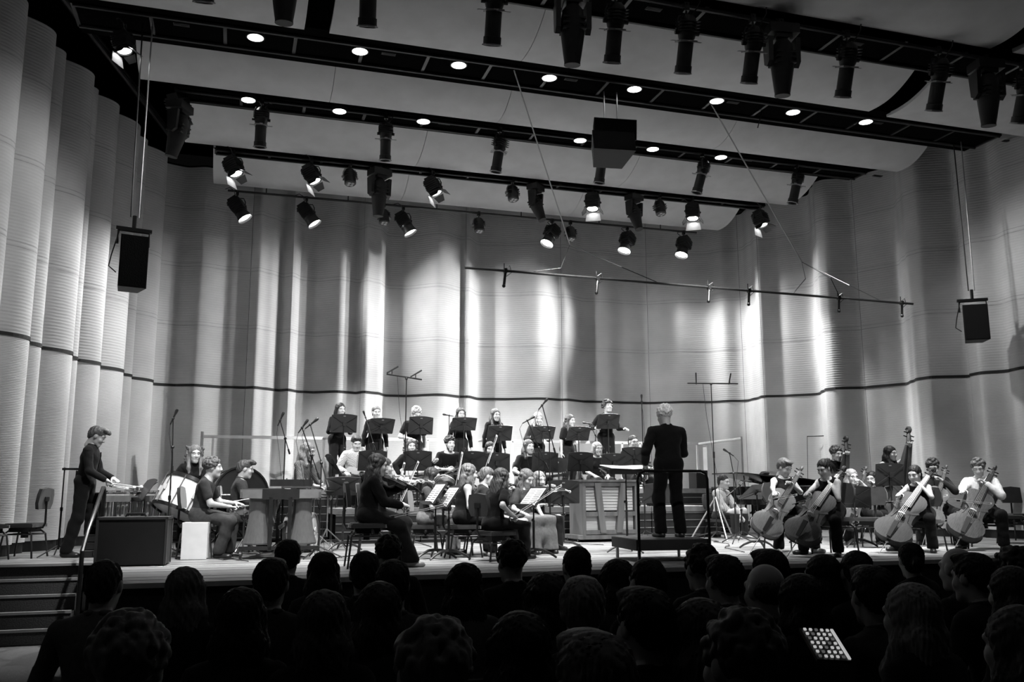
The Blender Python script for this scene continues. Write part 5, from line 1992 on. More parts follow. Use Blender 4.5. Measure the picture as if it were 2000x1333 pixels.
person('tall curly-haired singer in a black shirt looking up', (1187, 795), 18.35, 4, ZB_, 'stand', False, 'bigcurly', .05, top=('long', 0.0096), nod=-8, rh=(.36, .22, .18), lh=(-.36, .22, .18), group=CH)

# ---- guitar row on the lower riser
GR = 'guitar row on the lower riser'
CHR = 'black padded orchestra chair of the '


def seated_guitar(info, label, ang, top=None, side=None, off=(.02, .20, .02), lean=-12):
    o, H = info['o'], Vector(info['H'])
    # body on the right thigh, neck rising to the player's left
    R = Matrix.Rotation(math.radians(lean), 4, 'X')
    a = math.radians(ang)
    y = Vector((-math.cos(a), 0.12, math.sin(a)))
    M = info['M'] @ Matrix.Translation(H) @ frame(Vector(off) + Vector((.22, 0, -.02)), y, (0, 1, .25))
    return guitar(label, M, top, side)


gh = dict(lh=(-.40, .30, .30), rh=(.14, .32, .16), lhp=(0.2, -.6, .8), rhp=(0, -1, -.2), hpose=('grip', 'relaxed'))
g = person('guitarist in a white patterned shirt looking down at his guitar', (696, 866), 16.85, 18, ZA, 'sit', False, 'short', .04, top=('loose', .66, 'check'), bottom=('trousers', 0.0072), nod=24, yaw=-10, chair=CHR + 'guitarist in a white shirt', group=GR, **dict(gh, rh=(.30, .30, .10)))
seated_guitar(g, 'pale acoustic guitar of the man in the white shirt', 14, BLOND)
g = person('curly-haired guitarist in black with one elbow raised over her guitar', (803, 872), 16.85, 4, ZA, 'sit', True, 'longcurl', .05, top=('long', 0.0072), chair=CHR + 'curly-haired guitarist', elbow=(None, (1.2, -.1, .5)), group=GR, **dict(gh, rh=(.26, .30, .06)))
seated_guitar(g, 'pale acoustic guitar under the raised elbow of the curly-haired woman', 12, BLOND)
g = person('bearded guitarist with dark hair in a black T-shirt', (879, 867), 16.85, 10, ZA, 'sit', False, 'curly', .012, top=('tee', 0.0060), beard=.015, chair=CHR + 'bearded guitarist', group=GR, **dict(gh))
seated_guitar(g, 'dark acoustic guitar of the bearded man in black', 16, VARNISHD)
person('woman with long dark hair hidden to the chin behind a stand', (957, 877), 16.85, -6, ZA, 'sit', True, 'long', .012, top=('long', 0.0060), nod=16, chair=CHR + 'woman hidden behind a stand', group=GR)
g = person('long-haired guitarist in a black T-shirt leaning back', (1033, 873), 16.8, 14, ZA, 'sit', False, 'mid', .06, top=('tee', 0.0072), lean=-2, chair=CHR + 'long-haired guitarist', group=GR, **dict(gh, rh=(.34, .28, .12)))
seated_guitar(g, 'pale acoustic guitar of the long-haired man in a T-shirt', 8, BLOND)
person('blond bobbed woman in a sleeveless black top, hand on her lap', (1167, 877), 16.75, 6, ZA, 'sit', True, 'bob', .26, top=('sleeveless', 0.0084), rh=(.16, .30, .06), lh=(-.12, .32, .06), chair=CHR + 'blond bobbed woman', group=GR)
sx = person('saxophone player in glasses with short dark hair', (1237, 864), 16.75, 6, ZA, 'sit', False, 'crop', .03, top=('long', 0.0096), glasses=True, lh=(-.12, .26, .34), rh=(-.06, .28, .12), chair=CHR + 'saxophone player', hpose=('grip', 'grip'), group=GR)
hd = Vector(sx['head'])
M = sx['M'] @ frame(hd + Vector((-.02, .30, -.76)), (-.02, -.16, 1), (-.4, 1, .1))
saxophone('brass saxophone held by the player in glasses', M)
for i, (x, y) in enumerate(((1085, 882), (1105, 925))):
    p = P(x, y, Y=16.7)
    orchestra_chair((p[0], p[1], ZA), math.pi - .1 + i * .3, 'empty orchestra chair on the lower riser %s' % ('behind the tall boom microphone' if i == 0 else 'left of the blond bobbed woman'))

# ---- percussion on the left
person('percussionist standing on the left at the vibraphone in a black shirt', (191, 853), 14.0, 84, S, 'stand', False, 'quiff', .10, top=('long', 0.0096), bottom=('wide', 0.0060), lean=7, nod=28,
       rh=(.12, .30, .03), lh=(-.10, .34, .06), lhp=(0, 0, -1), rhp=(0, 0, -1), hpose=('grip', 'grip'), feet=((-.10, .10, 0), (.10, -.16, 0)))
vb = P(206, 1068, z=S)
yv = Vector((1.0, .42, 0))
Mv = frame((vb[0] + .12, 14.05, S), yv)
mallet_keys('vibraphone', 'vibraphone with silver resonator tubes before the standing percussionist', Mv, 1.45, .72, .40, .88, 22, mat('tube_silver', .5, .3, .6), STEEL)
for k, (a, b) in enumerate((((206, 948), (262, 953)), ((214, 944), (276, 952)), ((210, 950), (248, 955)))):
    pa, pb = P(a[0], a[1], Y=13.9 + .06 * k), P(b[0], b[1], Y=13.95 + .1 * k)
    o = Vector(pa)
    m = MB()
    m.cyl((0, 0, 0), Vector(pb) - o, .006, n=5)
    m.ball(Vector(pb) - o, .026, 8)
    tag(m.build('mallet', mat('white_yarn', .8, .8), loc=o), 'white-headed mallet over the vibraphone, %s' % ('nearest the audience', 'middle one of three', 'shortest of three')[k], 'mallet')
person('woman with curly fair hair in black leaning on the bass drum', (381, 887), 14.6, 26, S, 'stand', True, 'longcurl', .14, top=('long', 0.0072), rh=(.38, .22, .13), lh=(-.02, .34, .13), lhp=(0, 0, -1), rhp=(0, 0, -1), lean=8, yaw=-12)
c = P(360, 974, Y=14.05)
drum('large white concert bass drum tilted on its stand', Matrix.Translation(c) @ Matrix.Rotation(math.radians(24), 4, 'Y') @ Matrix.Rotation(math.radians(-14), 4, 'X'), .36, .46, mat('drum_white', .72, .35, var=.08), mat('drum_skin', .6, .5), 'drum', 'bass_drum', 10)
m = MB()
for k in range(4):
    g = k * math.pi / 2 + .6
    m.cyl((.36 * math.cos(g), .36 * math.sin(g), .03), (.3 * math.cos(g), .3 * math.sin(g), .52), .016, n=6)
m.tube([(.36 * math.cos(g), .36 * math.sin(g), .2) for g in np.linspace(0, 5.6, 9)], .014, 6, closed=True)
tag(m.build('drum_cradle', METALB, loc=(c[0], c[1], S)), 'black metal cradle under the white bass drum', 'stand')
p3 = person('young percussionist in a dark T-shirt sitting with drumsticks', (417, 914), 13.3, 82, S, 'sit', False, 'curly', .09, top=('tee', .035), bottom=('wide', .045), rh=(.10, .40, .12), lh=(-.16, .46, .16),
            rhp=(0, 0, -1), lhp=(0, 0, -1), hpose=('grip', 'grip'), chair=CHR + 'percussionist with drumsticks', lean=10, nod=2, feet=((-.12, .40, 0), (.14, .30, 0)))
for k, (a, b) in enumerate((((425, 985), (486, 975)), ((430, 992), (492, 988)))):
    drum_sticks('pale drumstick in the %s hand of the seated percussionist' % ('far', 'near')[k], P(a[0], a[1], Y=13.25 + .2 * (1 - k)), P(b[0], b[1], Y=13.4 + .2 * (1 - k)))
c = P(478, 990, Y=13.9)
drum('snare drum before the seated percussionist', Matrix.Translation((c[0], c[1], S + .62)), .18, .15, STEEL, mat('drum_skin', .6, .5), 'drum', 'snare_drum', 8)
m = MB()
m.cyl((0, 0, .1), (0, 0, .54), .014, n=7)
for k in range(3):
    g = k * 2.0944
    m.tube([(0, 0, .22), (.25 * math.cos(g), .25 * math.sin(g), .012)], .010, 6)
    m.tube([(0, 0, .46), (.15 * math.cos(g), .15 * math.sin(g), .54)], .010, 6)
tag(m.build('drum_stand', STEEL, loc=(c[0], c[1], S)), 'chrome stand under the snare drum', 'stand')
person('young man with swept hair in profile behind the marimba', (480, 917), 14.5, 86, S, 'sit', False, 'quiff', .06, top=('rolled', .035), rh=(.12, .40, .14), lh=(-.12, .42, .14), chair=CHR + 'young man behind the marimba', nod=8)
c = P(466, 968, Y=15.0)
drum('large black drum standing on edge behind the two young percussionists', Matrix.Translation(c) @ Matrix.Rotation(math.radians(84), 4, 'X') @ Matrix.Rotation(.3, 4, 'Y'), .42, .3, PIANOB, mat('drum_black_skin', .012, .4), 'drum', 'bass_drum', 8)
m = MB()
for s in (-1, 1):
    m.tube([(s * .32, -.2, 0.01), (s * .28, 0, c[2] - S - .28), (s * .32, .2, 0.01)], .016, 6)
m.cyl((-.3, 0, .3), (.3, 0, .3), .014, n=6)
tag(m.build('drum_cradle', METALB, loc=(c[0], c[1], S)), 'black cradle under the drum standing on edge', 'stand')
kb = P(436, 958, Y=14.9)
kbd = thing('keyboard', 'black keyboard with pale keys behind the seated percussionist', 'keyboard', (kb[0] + .12, 14.62, S))
m = MB()
m.box((0, 0, .80), (.85, .30, .09))
m.build('case', METALB, kbd)
for k in range(14):
    part('white_key', lambda m: m.box((0, 0, 0), (.053, .15, .02)), WHITEP, kbd, (-.39 + k * .06, -.06, .85), key='white_key')
for s in (-1, 1):
    m = MB()
    m.cyl((s * .36, -.12, 0), (-s * .36 * .6, .12, .76), .014, n=6)
    m.build('stand_leg', METALB, kbd)
dr = person('drummer with tied-up long fair hair and beard in a check shirt', (602, 882), 14.7, 62, S, 'stand', False, 'mid', .25, top=('rolled', .16, 'check'), bottom=('trousers', .02), beard=.15, rh=(.18, .36, .10), lh=(-.14, .40, .02), nod=14, rhp=(0, 0, -1))
c = P(588, 1044, Y=14.15)
kd = drum('white kick drum with a pale front head facing the strings', Matrix.Translation((c[0], c[1], S + .29)) @ Matrix.Rotation(math.radians(72), 4, 'Z') @ Matrix.Rotation(math.radians(90), 4, 'X'), .27, .36, WHITEP, mat('drum_skin', .6, .5), 'drum', 'kick_drum', 8)
m = MB()
m.tube([(-.10, -.04, .188), (-.02, .05, .188), (.06, .02, .188), (.10, .08, .188)], .008, 5)
m.tube([(-.07, -.09, .188), (.0, -.03, .188), (.09, -.05, .188)], .006, 5)
m.build('head_emblem', STEEL, kd)
cymbal('hi-hat cymbal under the hand of the bearded drummer', (P(612, 1000, Y=14.3)[0], 14.25, S), .86, .20, 4)
cymbal('dark crash cymbal right of the bearded drummer', (P(640, 1000, Y=14.5)[0], 14.55, S), .98, .22, 14)
# marimba, low end to the audience
mp = P(540, 1093, z=S)
Mm = frame((mp[0] + .02, 12.62, S), (.10, 1, 0))
mallet_keys('marimba', 'big marimba with flaring resonators, low end toward the audience', Mm, 2.0, 1.06, .48, .93, 24, mat('resonator_grey', .32, .3, .75, var=.1), mat('rosewood', .06, .3), True, True)
mb2 = thing('mixer_box', 'long dark electronic box lying on the far end of the marimba', 'electronics', (Mm.translation.x + .22, 14.0, S + .975), -.1)
m = MB()
m.box((0, 0, .05), (.62, .22, .10))
m.build('case', METALB, mb2)
for k in range(4):
    part('knob', lambda m: m.cyl((0, 0, 0), (0, 0, .02), .014, n=8), STEEL, mb2, (-.22 + k * .15, -.04, .10), key='knob')
# crates and boxes at the left front
c0, c1 = G(203, 1108), G(308, 1108)
cx = (c0[0] + c1[0]) / 2
cr = thing('amplifier_case', 'large black flight case with a flat lid at the front left of the stage', 'case', (cx, 12.25, S), math.radians(-4))
m = MB()
m.box((0, 0, .30), (.80, .46, .56))
m.build('box', mat('case_black', .006, .6), cr)
for sx_ in (-1, 1):
    for sy_ in (-1, 1):
        part('corner_edge', lambda m: m.box((0, 0, .30), (.03, .03, .57)), mat('case_trim', .04, .4), cr, (sx_ * .395, sy_ * .225, 0), key='corner_edge')
part('lid_edge', lambda m: m.box((0, 0, .575), (.82, .48, .03)), mat('case_trim', .04, .4), cr)
part('grip', lambda m: m.tube([(-.12, -.02, .59), (-.1, -.02, .625), (.1, -.02, .625), (.12, -.02, .59)], .014, 6), METALB, cr)
for k in range(4):
    part('foot', lambda m: m.cyl((0, 0, 0), (0, 0, .03), .025, n=8), METALB, cr, ((-1) ** k * .34, (.18 if k < 2 else -.18), 0), key='foot#a')
wb = G(381, 1093)
wx = thing('wooden_box_drum', 'upright white box drum standing by the seated percussionist', 'drum', (wb[0], wb[1] + .02, S), math.radians(-7))
m = MB()
m.box((0, 0, .245), (.33, .30, .485))
m.build('shell', mat('pale_box', .72, .5, var=.05), wx)
m = MB()
m.box((0, -.153, .245), (.32, .008, .475))
m.build('front_plate', mat('pale_plate', .76, .45, var=.04), wx)
fcx = G(180, 1092)
for k in range(3):
    fc = thing('equipment_case', 'small silver-edged case in the pile beside the vibraphonist, %s' % ('bottom', 'middle', 'top')[k], 'case', (fcx[0] + .02, fcx[1] + .35, S + .105 * k), .05 * k, 'pile of small cases')
    m = MB()
    m.box((0, 0, .05), (.36, .28, .085))
    m.build('box', METALB, fc)
    m = MB()
    m.box((0, 0, .095), (.37, .29, .014))
    m.build('metal_edge', CHROME, fc)
    part('latch', lambda m: m.box((0, -.145, .055), (.06, .012, .04)), CHROME, fc, key='latch')
for k, (x, y, rzz, lab) in enumerate(((88, 1062, -1.1, 'empty orchestra chair nearest the left folded wall'), (140, 1060, 1.3, 'empty orchestra chair behind the standing percussionist'))):
    p = G(x, y)
    orchestra_chair((p[0], 13.9 + .3 * k, S), rzz, lab)
lst = mic_stand('thin black stand with a short crossbar beside the left wall', (P(118, 1020, Y=14.2)[0], 14.2, S), 1.22, name='utility_stand')
m = MB()
m.box((.1, 0, 1.22), (.26, .04, .03))
m.cyl((.16, 0, 1.2), (.15, 0, 1.0), .012, n=6)
m.build('crossbar', METALB, lst)
# stair rail
sr = thing('hand_rail', 'black tubular hand rail at the top of the left stage stairs', 'railing', (-1.62, 11.7, 0))
pa, pb = P(152, 1090, Y=12.0), P(164, 962, Y=12.6)
m = MB()
b0 = Vector((-1.62, 11.7, 0))
m.tube([Vector((-1.66, 11.95, .02)) - b0, Vector((-1.66, 11.95, S + .2)) - b0, Vector((-1.64, 12.15, S + .42)) - b0, Vector((-1.60, 12.9, S + .95)) - b0, Vector((-1.60, 13.0, S + .95)) - b0, Vector((-1.60, 13.05, S + .88)) - b0, Vector((-1.60, 13.05, S + .0)) - b0], .026, 8)
m.build('tube', METALB, sr)

# ---- strings at the front
def playing_violin(label, info, kind, direc, at=None, m=None):
    """under the chin: bottom at the left of the neck"""
    nb = Vector(info['nb'])
    o = nb + Vector((-.06, .05, .035)) if at is None else Vector(at)
    M = info['M'] @ frame(o, direc, (.35, -.1, 1))
    return bowed(kind, label, M, m)


v = person('viola player with long wavy hair in a black jacket at the front edge', (739, 909), 11.0, 88, S, 'sit', True, 'wavy', .05, top=('loose', 0.0048), bottom=('flared', 0.0060), shoe=.42, rh=(.10, .40, .12), lh=(-.20, .50, .36),
           rhp=(0, 0, -1), hpose=('grip', 'grip'), chair=CHR + 'viola player', nod=12, look=False, lean=8, feet=((-.12, .42, 0), (.14, .52, 0)))
playing_violin('dark viola under the chin of the player at the front edge', v, 'viola', (-.22, 1, -.42), m=VARNISHD)
bow('long bow resting in the hand of the viola player at the front edge', P(762, 1011, Y=10.9), P(872, 986, Y=11.2))
v2 = person('violinist almost hidden behind the viola player', (752, 913), 12.3, 84, S, 'sit', True, 'tied', .06, top=('tee', .02), lh=W(P(812, 941, Y=12.3)), rh=W(P(785, 985, Y=12.1)), hpose=('grip', 'grip'), chair=CHR + 'violinist behind the viola player', nod=6)
M = frame(P(765, 934, Y=12.35), np.array(P(826, 939, Y=12.3)) - np.array(P(765, 934, Y=12.35)), (.1, -.5, 1))
bowed('violin', 'pale violin held level behind the viola player', M, BLOND)
bow('raised bow crossing before the curly-haired guitarist', P(775, 998, Y=12.1), P(817, 903, Y=12.2))
bow('second bow seen thin beside the T-bar microphone pole', P(772, 965, Y=12.9), P(790, 905, Y=12.9))
hn = person('horn player with a long dark ponytail facing the conductor', (846, 932), 13.0, 68, S, 'sit', True, 'long', .025, top=('tee', .05), bottom=('wide', .16), lh=(-.10, .32, .30), rh=(.14, .36, .18), hpose=('grip', 'grip'), chair=CHR + 'horn player', nod=10)
hp = np.array(P(874, 944, Y=12.72))
french_horn('french horn on the lap of the ponytailed player', frame(hp + np.array([-.05, -.16, -.06]), (.35, .0, 1), (.35, 1, .1)))
v3 = person('violinist with fair half-up hair in a sleeveless black top', (917, 925), 12.3, 92, S, 'sit', True, 'wavy', .12, top=('sleeveless', 0.0072), bottom=('trousers', 0.0072), rh=(.13, .22, .05), lh=(-.14, .40, .20), chair=CHR + 'sleeveless violinist', nod=10, shoe=.4)
M = v3['M'] @ frame(Vector(v3['H']) + Vector((-.05, .22, .09)), (-.25, .9, .1), (0, 0, 1))
bowed('violin', 'violin resting on the lap of the sleeveless violinist', M)
bow('upright bow of the sleeveless violinist', P(892, 945, Y=12.2), P(896, 902, Y=12.25) + np.array([.05, 0, .12]))
v4 = person('violinist with hair pinned up, in profile between her two neighbours', (953, 931), 12.75, 80, S, 'sit', True, 'tied', .10, top=('tee', .02), rh=(.16, .30, .14), lh=(-.14, .42, .40), hpose=('grip', 'grip'), chair=CHR + 'violinist with pinned-up hair', nod=14)
playing_violin('violin under the chin of the violinist with pinned-up hair', v4, 'violin', (-.30, 1, -.12))
bow('bow pointing up before the woman hidden behind a stand', P(950, 912, Y=12.9), P(962, 884, Y=12.9) + np.array([.08, .05, .25]))
v5 = person('violinist with long wavy hair seen from behind, holding her bow low', (981, 935), 11.6, 112, S, 'sit', True, 'wavy', .06, top=('tee', 0.0048), bottom=('wide', 0.0048), rh=W(P(1000, 1006, Y=11.35)), rhp=(0, 0, -1), lh=(-.18, .36, .08), hpose=('relaxed', 'grip'),
            chair=CHR + 'violinist seen from behind', look=False, nod=12, lean=10, feet=((-.12, .48, 0), (.12, .44, 0)))
bow('long bow slanting up from the hand of the violinist seen from behind', P(1008, 1005, Y=11.25), P(1096, 949, Y=11.45))
v6 = person('violinist with wavy hair and lowered eyes, hands on her lap', (1029, 935), 12.8, 22, S, 'sit', True, 'wavy', .14, top=('tee', .05), bottom=('skirt', .13), nod=26, yaw=10, rh=(.20, .32, .08), lh=(-.06, .38, .06), rhp=(0, 0, -1), lhp=(0, 0, -1), chair=CHR + 'violinist with lowered eyes')
v7 = person('blond violinist partly hidden behind a stand, violin raised', (1054, 938), 13.5, 14, S, 'sit', True, 'bob', .24, top=('tee', .03), lh=W(P(1082, 948, Y=13.0)), rh=(.14, .34, .22), hpose=('grip', 'grip'), chair=CHR + 'blond violinist', nod=10)
M = frame(P(1052, 951, Y=13.3), np.array(P(1098, 957, Y=12.95)) - np.array(P(1052, 951, Y=13.3)), (0, -.3, 1))
bowed('violin', 'pale violin raised by the blond violinist', M, BLOND)

# ---- conductor
PZ = S + .28
pd = bpy.data.objects.new('conductor_podium', None)
COL.objects.link(pd)
k0, k1 = P(1242, 1056, z=PZ), P(1379, 1054.5, z=PZ)
pd.location = (k0[0], k0[1], S)
ang = math.atan2(k1[1] - k0[1], k1[0] - k0[0])
pw = math.hypot(k1[1] - k0[1], k1[0] - k0[0])
pw = min(max(pw, 1.0), 1.35)
pd.rotation_euler = (0, 0, min(max(ang, -.1), .45))
tag(pd, 'low black conductor podium with a chrome-edged rail', 'podium')
m = MB()
m.box((pw / 2, .5, .215), (pw, 1.0, .13))
m.build('platform', mat('podium_carpet', .02, .8), pd)
m = MB()
m.box((pw / 2, .5, .283), (pw - .04, .96, .006))
m.build('top_mat', mat('podium_top', .07, .7, bump=.1, scale=50), pd)
for x, y in ((.06, .06), (pw - .06, .06), (.06, .94), (pw - .06, .94)):
    part('leg', lambda m: m.cyl((0, 0, 0), (0, 0, .16), .022, n=8), STEEL, pd, (x, y, 0), key='leg#pd')
m = MB()
zr = .28 + .86
m.tube([(.03, -.035, 0), (.03, -.035, zr - .10), (.05, -.035, zr - .03), (.12, -.035, zr), (pw - .12, -.035, zr), (pw - .05, -.035, zr - .03), (pw - .03, -.035, zr - .10), (pw - .03, -.035, .16)], .019, 8)
m.build('guard_rail', mat('rail_black_chrome', .04, .15, .9, spec=.8), pd)
person('white-haired conductor in black standing on the podium, back to the hall', (1297, 813), k0[1] + .55, 178, PZ, 'stand', False, 'curly', .75, top=('loose', 0.0060), bottom=('wide', 0.0048), rh=(.16, .34, .12), lh=(-.24, .22, .02), nod=12, look=False, lean=4, width=1.12, feet=((-.13, .02, 0), (.13, -.04, 0)), shoe=.02)

# ---- wooden piano, boy, grand piano
upright_piano('small wooden upright piano showing its open slatted back', (P(1180, 1050, Y=15.45)[0], 15.45, S), math.radians(180) + .05, 1.10, .98)
person('young man with short dark hair in a pale striped shirt sitting at the riser edge', (1414, 942), 15.6, 28, S, 'sit', False, 'crop', .02, top=('loose', .45, 'stripe'), bottom=('wide', .02), rh=(.10, .38, .02), lh=(-.10, .40, .03), chair=CHR + 'young man in a pale striped shirt', nod=8, shoe=.5)
gp = P(1512, 965, Y=16.0)
grand_piano('black grand piano with a slanting lid behind the cellos', (gp[0], 17.0, S), math.pi)
person('pianist of whom only the dark hair shows above the grand piano lid', (1494, 934), 17.75, 10, S, 'sit', False, 'short', .02, top=('long', .02), chair=CHR + 'pianist')
sb = thing('stage_monitor', 'black box loudspeaker standing on the end of the upper riser', 'loudspeaker', (P(1364, 940, Y=18.2)[0], 18.2, ZB_), .1)
m = MB()
m.box((0, 0, .20), (.30, .30, .40))
m.build('cabinet', mat('speaker_cabinet', .012, .55), sb)
m = MB()
m.box((0, -.155, .20), (.27, .012, .37))
m.build('front_grille', GRILLE, sb)

# ---- cellos and basses on the right
def cello_for(label, scroll, low, Ys, Yp, m=None, zh=(-.2, -1, .3), kind='cello'):
    """scroll and low: where the scroll and the lower edge of the body stand in the photograph"""
    a = np.array(P(low[0], low[1], Y=Yp))
    b = np.array(P(scroll[0], scroll[1], Y=Ys))
    d = b - a
    L = VSZ[kind][0]
    n = np.linalg.norm(d)
    dn = d / n
    k = n / (L * 1.62)
    M = frame(a, d, zh)
    o = bowed(kind, label, M, m)
    o.scale = (k, k, k)
    e = MB()
    rib = VSZ[kind][1]
    z = np.array(M.col[2])[:3]
    ln = (a[2] - z[2] * rib * .5 * k - S) / max(dn[2], .2) / k
    e.cyl((0, 0.01, -rib * .5), (0, -ln, -rib * .5), .006, .004, 6)
    e.ball((0, 0, -rib * .5), .022, 8)
    e.build('endpin', STEEL, o)
    return dict(o=o, neck=a + dn * L * (1.32 if kind == 'bass' else 1.16) * k + z * .03, bridge=a + dn * L * .60 * k + z * .10, d=dn, x=np.array(M.col[0])[:3], z=z)


def cellist(label, head, Y, face, scroll, pin, Ys, Yp, bowtip, clab, blab, m=None, zh=(-.2, -1, .3), **kw):
    c = cello_for(clab, scroll, pin, Ys, Yp, m, zh)
    fr = np.array(bowtip[0] if len(bowtip) == 2 else P(*bowtip[:2], Y=bowtip[2]))
    hand = P(bowtip[0][0], bowtip[0][1], Y=bowtip[0][2])
    tip = P(bowtip[1][0], bowtip[1][1], Y=bowtip[1][2])
    bow(blab, hand, tip)
    return person(label, head, Y, face, S, 'sit', lh=W(c['neck']), rh=W(hand), hpose=('grip', 'grip'), knee=.42, elbow=kw.pop('elbow', ((-.8, -.1, -.75), (.8, -.2, -.7))), feet=((-.28, .36, 0), (.28, .34, 0)), **kw)


cellist('cellist with short brown hair in a sleeveless waistcoat top', (1533, 914), 11.75, -6, (1567, 914), (1490, 1040), 11.6, 11.35, ((1512, 976, 11.2), (1556, 967, 11.15)), 'pale varnished cello of the short-haired cellist', 'bow on the cello of the short-haired cellist',
        mat('light_varnish', .12, .45, var=.2, scale=14, stretch=(8, 1, 8), spec=.2), (-.35, -1, .35), fem=True, hair='short', hv=.09, top=('sleeveless', 0.0072), bottom=('wide', 0.0072), nod=28, yaw=18, shoe=.4, chair=CHR + 'short-haired cellist')
cellist('cellist in profile with a dark hair bun and bare arms', (1609, 916), 11.0, -70, (1648, 913), (1556, 1052), 11.0, 10.75, ((1552, 986, 10.6), (1585, 972, 10.55)), 'brown cello of the cellist with a hair bun', 'bow of the cellist with a hair bun',
        VARNISH, (-1, -.8, .25), fem=True, hair='bun', hv=.02, top=('sleeveless', 0.0048), bottom=('wide', 0.0072), nod=24, lean=12, shoe=.02, chair=CHR + 'cellist with a hair bun', look=True)
cellist('cellist with long fair hair and glasses in the second row', (1664, 932), 13.1, -8, (1692, 914), (1655, 1030), 13.0, 12.75, ((1640, 985, 12.6), (1675, 982, 12.5)), 'cello of the cellist in glasses', 'bow of the cellist in glasses',
        VARNISH, (-.2, -1, .3), fem=True, hair='long', hv=.20, top=('tee', .03), glasses=True, chair=CHR + 'cellist in glasses')
cellist('dark-haired cellist half hidden by the large stand', (1703, 936), 13.5, -62, (1718, 918), (1690, 1025), 13.45, 13.2, ((1680, 985, 13.0), (1720, 975, 12.9)), 'cello of the half-hidden dark-haired cellist', 'bow of the half-hidden dark-haired cellist',
        VARNISHD, (-1, -.7, .3), fem=True, hair='tied', hv=.012, top=('long', 0.0072), chair=CHR + 'half-hidden cellist')
cellist('cellist in profile with dark hair tied back and bare arms', (1786, 927), 11.2, -66, (1824, 915), (1733, 1052), 11.15, 10.95, ((1734, 982, 10.75), (1764, 980, 10.7)), 'dark cello of the cellist with tied-back hair', 'bow of the cellist with tied-back hair',
        VARNISHD, (-1, -.8, .25), fem=True, hair='ponytail', hv=.012, top=('sleeveless', 0.0048), bottom=('wide', 0.0072), nod=18, lean=12, shoe=.02, chair=CHR + 'cellist with tied-back hair')
cellist('curly-haired cellist in a dark pullover behind the profile cellist', (1822, 914), 12.5, -38, (1849, 911), (1815, 1022), 12.4, 12.15, ((1815, 975, 12.0), (1850, 968, 11.9)), 'cello of the curly-haired cellist in a dark pullover', 'bow of the curly-haired cellist in a dark pullover',
        mat('light_varnish', .12, .22), (-.7, -1, .3), fem=False, hair='curly', hv=.03, top=('long', .03), nod=22, chair=CHR + 'cellist in a dark pullover')
cellist('cellist with curly hair in a white shirt at the far right', (1911, 915), 11.4, -50, (1944, 912), (1878, 1044), 11.35, 11.05, ((1868, 978, 10.9), (1936, 984, 10.8)), 'brown cello of the cellist in the white shirt', 'level bow of the cellist in the white shirt',
        VARNISH, (-.9, -1, .25), fem=False, hair='curly', hv=.10, top=('loose', .85), bottom=('wide', 0.0084), nod=20, chair=CHR + 'cellist in the white shirt')
c = cello_for('double bass with pale neck behind the bun-haired cellist', (1655, 856), (1643, 1035), 14.0, 13.75, VARNISHD, (-.1, -1, .1), 'bass')
person('bass player with dark curls half hidden behind his instrument', (1634, 887), 14.3, 4, S, 'stand', False, 'curly', .05, top=('long', 0.0072), lh=W(c['neck']), rh=W(c['bridge']), hpose=('grip', 'relaxed'), nod=10)
c = cello_for('double bass with a high curled scroll at the right', (1778, 838), (1756, 1036), 13.6, 13.35, VARNISH, (-.1, -1, .1), 'bass')
person('bass player with long dark hair and bare raised arm', (1740, 886), 13.75, 2, S, 'stand', True, 'long', .012, top=('sleeveless', 0.0072), lh=W(c['neck']), rh=W(c['bridge']), hpose=('grip', 'relaxed'), elbow=((-1, 0, -.3), None), yaw=14)
for k, (x, y, lab, rz_) in enumerate(((1972, 1075, 'empty orchestra chair at the right edge behind the cellist in white', -2.4), (1700, 1080, 'empty orchestra chair between the two profile cellists', 2.2), (1990, 1060, 'second empty orchestra chair at the right edge', 2.8))):
    p = P(x, 990, Y=(12.4, 12.2, 13.2)[k])
    orchestra_chair((p[0], p[1], S), rz_, lab)

# ---- microphones
def base(x, Y, z=S):
    p = P(x, 960, Y=Y)
    return (p[0], p[1], z)


def at_(x, y, Y):
    return P(x, y, Y=Y)


def stand_h(x, y, Y, z=S):
    return P(x, y, Y=Y)[2] - z


mic_stand('microphone stand before the white bass drum at the left', base(332, 13.4), stand_h(333, 874, 13.4), at_(338, 818, 13.4), (.35, -.1, .9))
mic_stand('boom microphone above the marimba', base(553, 14.6), stand_h(553, 857, 14.6), at_(547, 822, 14.3), (.35, 0, .9))
mic_stand('left of two crossed boom microphones right of the marimba', base(606, 12.9), stand_h(611, 890, 12.9), at_(590, 836, 12.9), (.5, 0, .75))
mic_stand('right of two crossed boom microphones right of the marimba', base(626, 12.7), stand_h(622, 905, 12.7), at_(606, 830, 12.9), (.7, 0, .6))
mic_stand('vocal microphone slanting up between the two leftmost choir stands', base(727, 17.75, ZB_), stand_h(727, 866, 17.75, ZB_), at_(714, 816, 17.75), (-.3, 0, .8))
mic_stand('vocal microphone lying level left of the singer in glasses', base(876, 17.8, ZB_), stand_h(876, 812, 17.8, ZB_), None, (-1, -.1, .15))
mic_stand('long boom microphone rising in front of the blond singer', base(1074, 12.9), stand_h(1073, 843, 12.9), at_(1059, 792, 12.9), (.6, 0, .7))
mic_stand('shorter boom microphone beside the long one, left of the blond singer', base(1053, 13.3), stand_h(1048, 875, 13.3), at_(1030, 822, 13.3), (.8, 0, .45))
mic_stand('vocal microphone at the left of the tall curly singer', base(1165, 17.7, ZB_), stand_h(1163, 850, 17.7, ZB_), at_(1150, 828, 17.7), (-1, 0, .15))
mic_stand('tall thin microphone stand rising beside the saxophone player', base(1258, 15.8), stand_h(1256, 785, 15.8), None, (0, 0, 1))
mic_stand('short boom microphone above the young man in the striped shirt', base(1434, 13.9), stand_h(1434, 925, 13.9), at_(1425, 886, 13.9), (-.85, 0, .5))
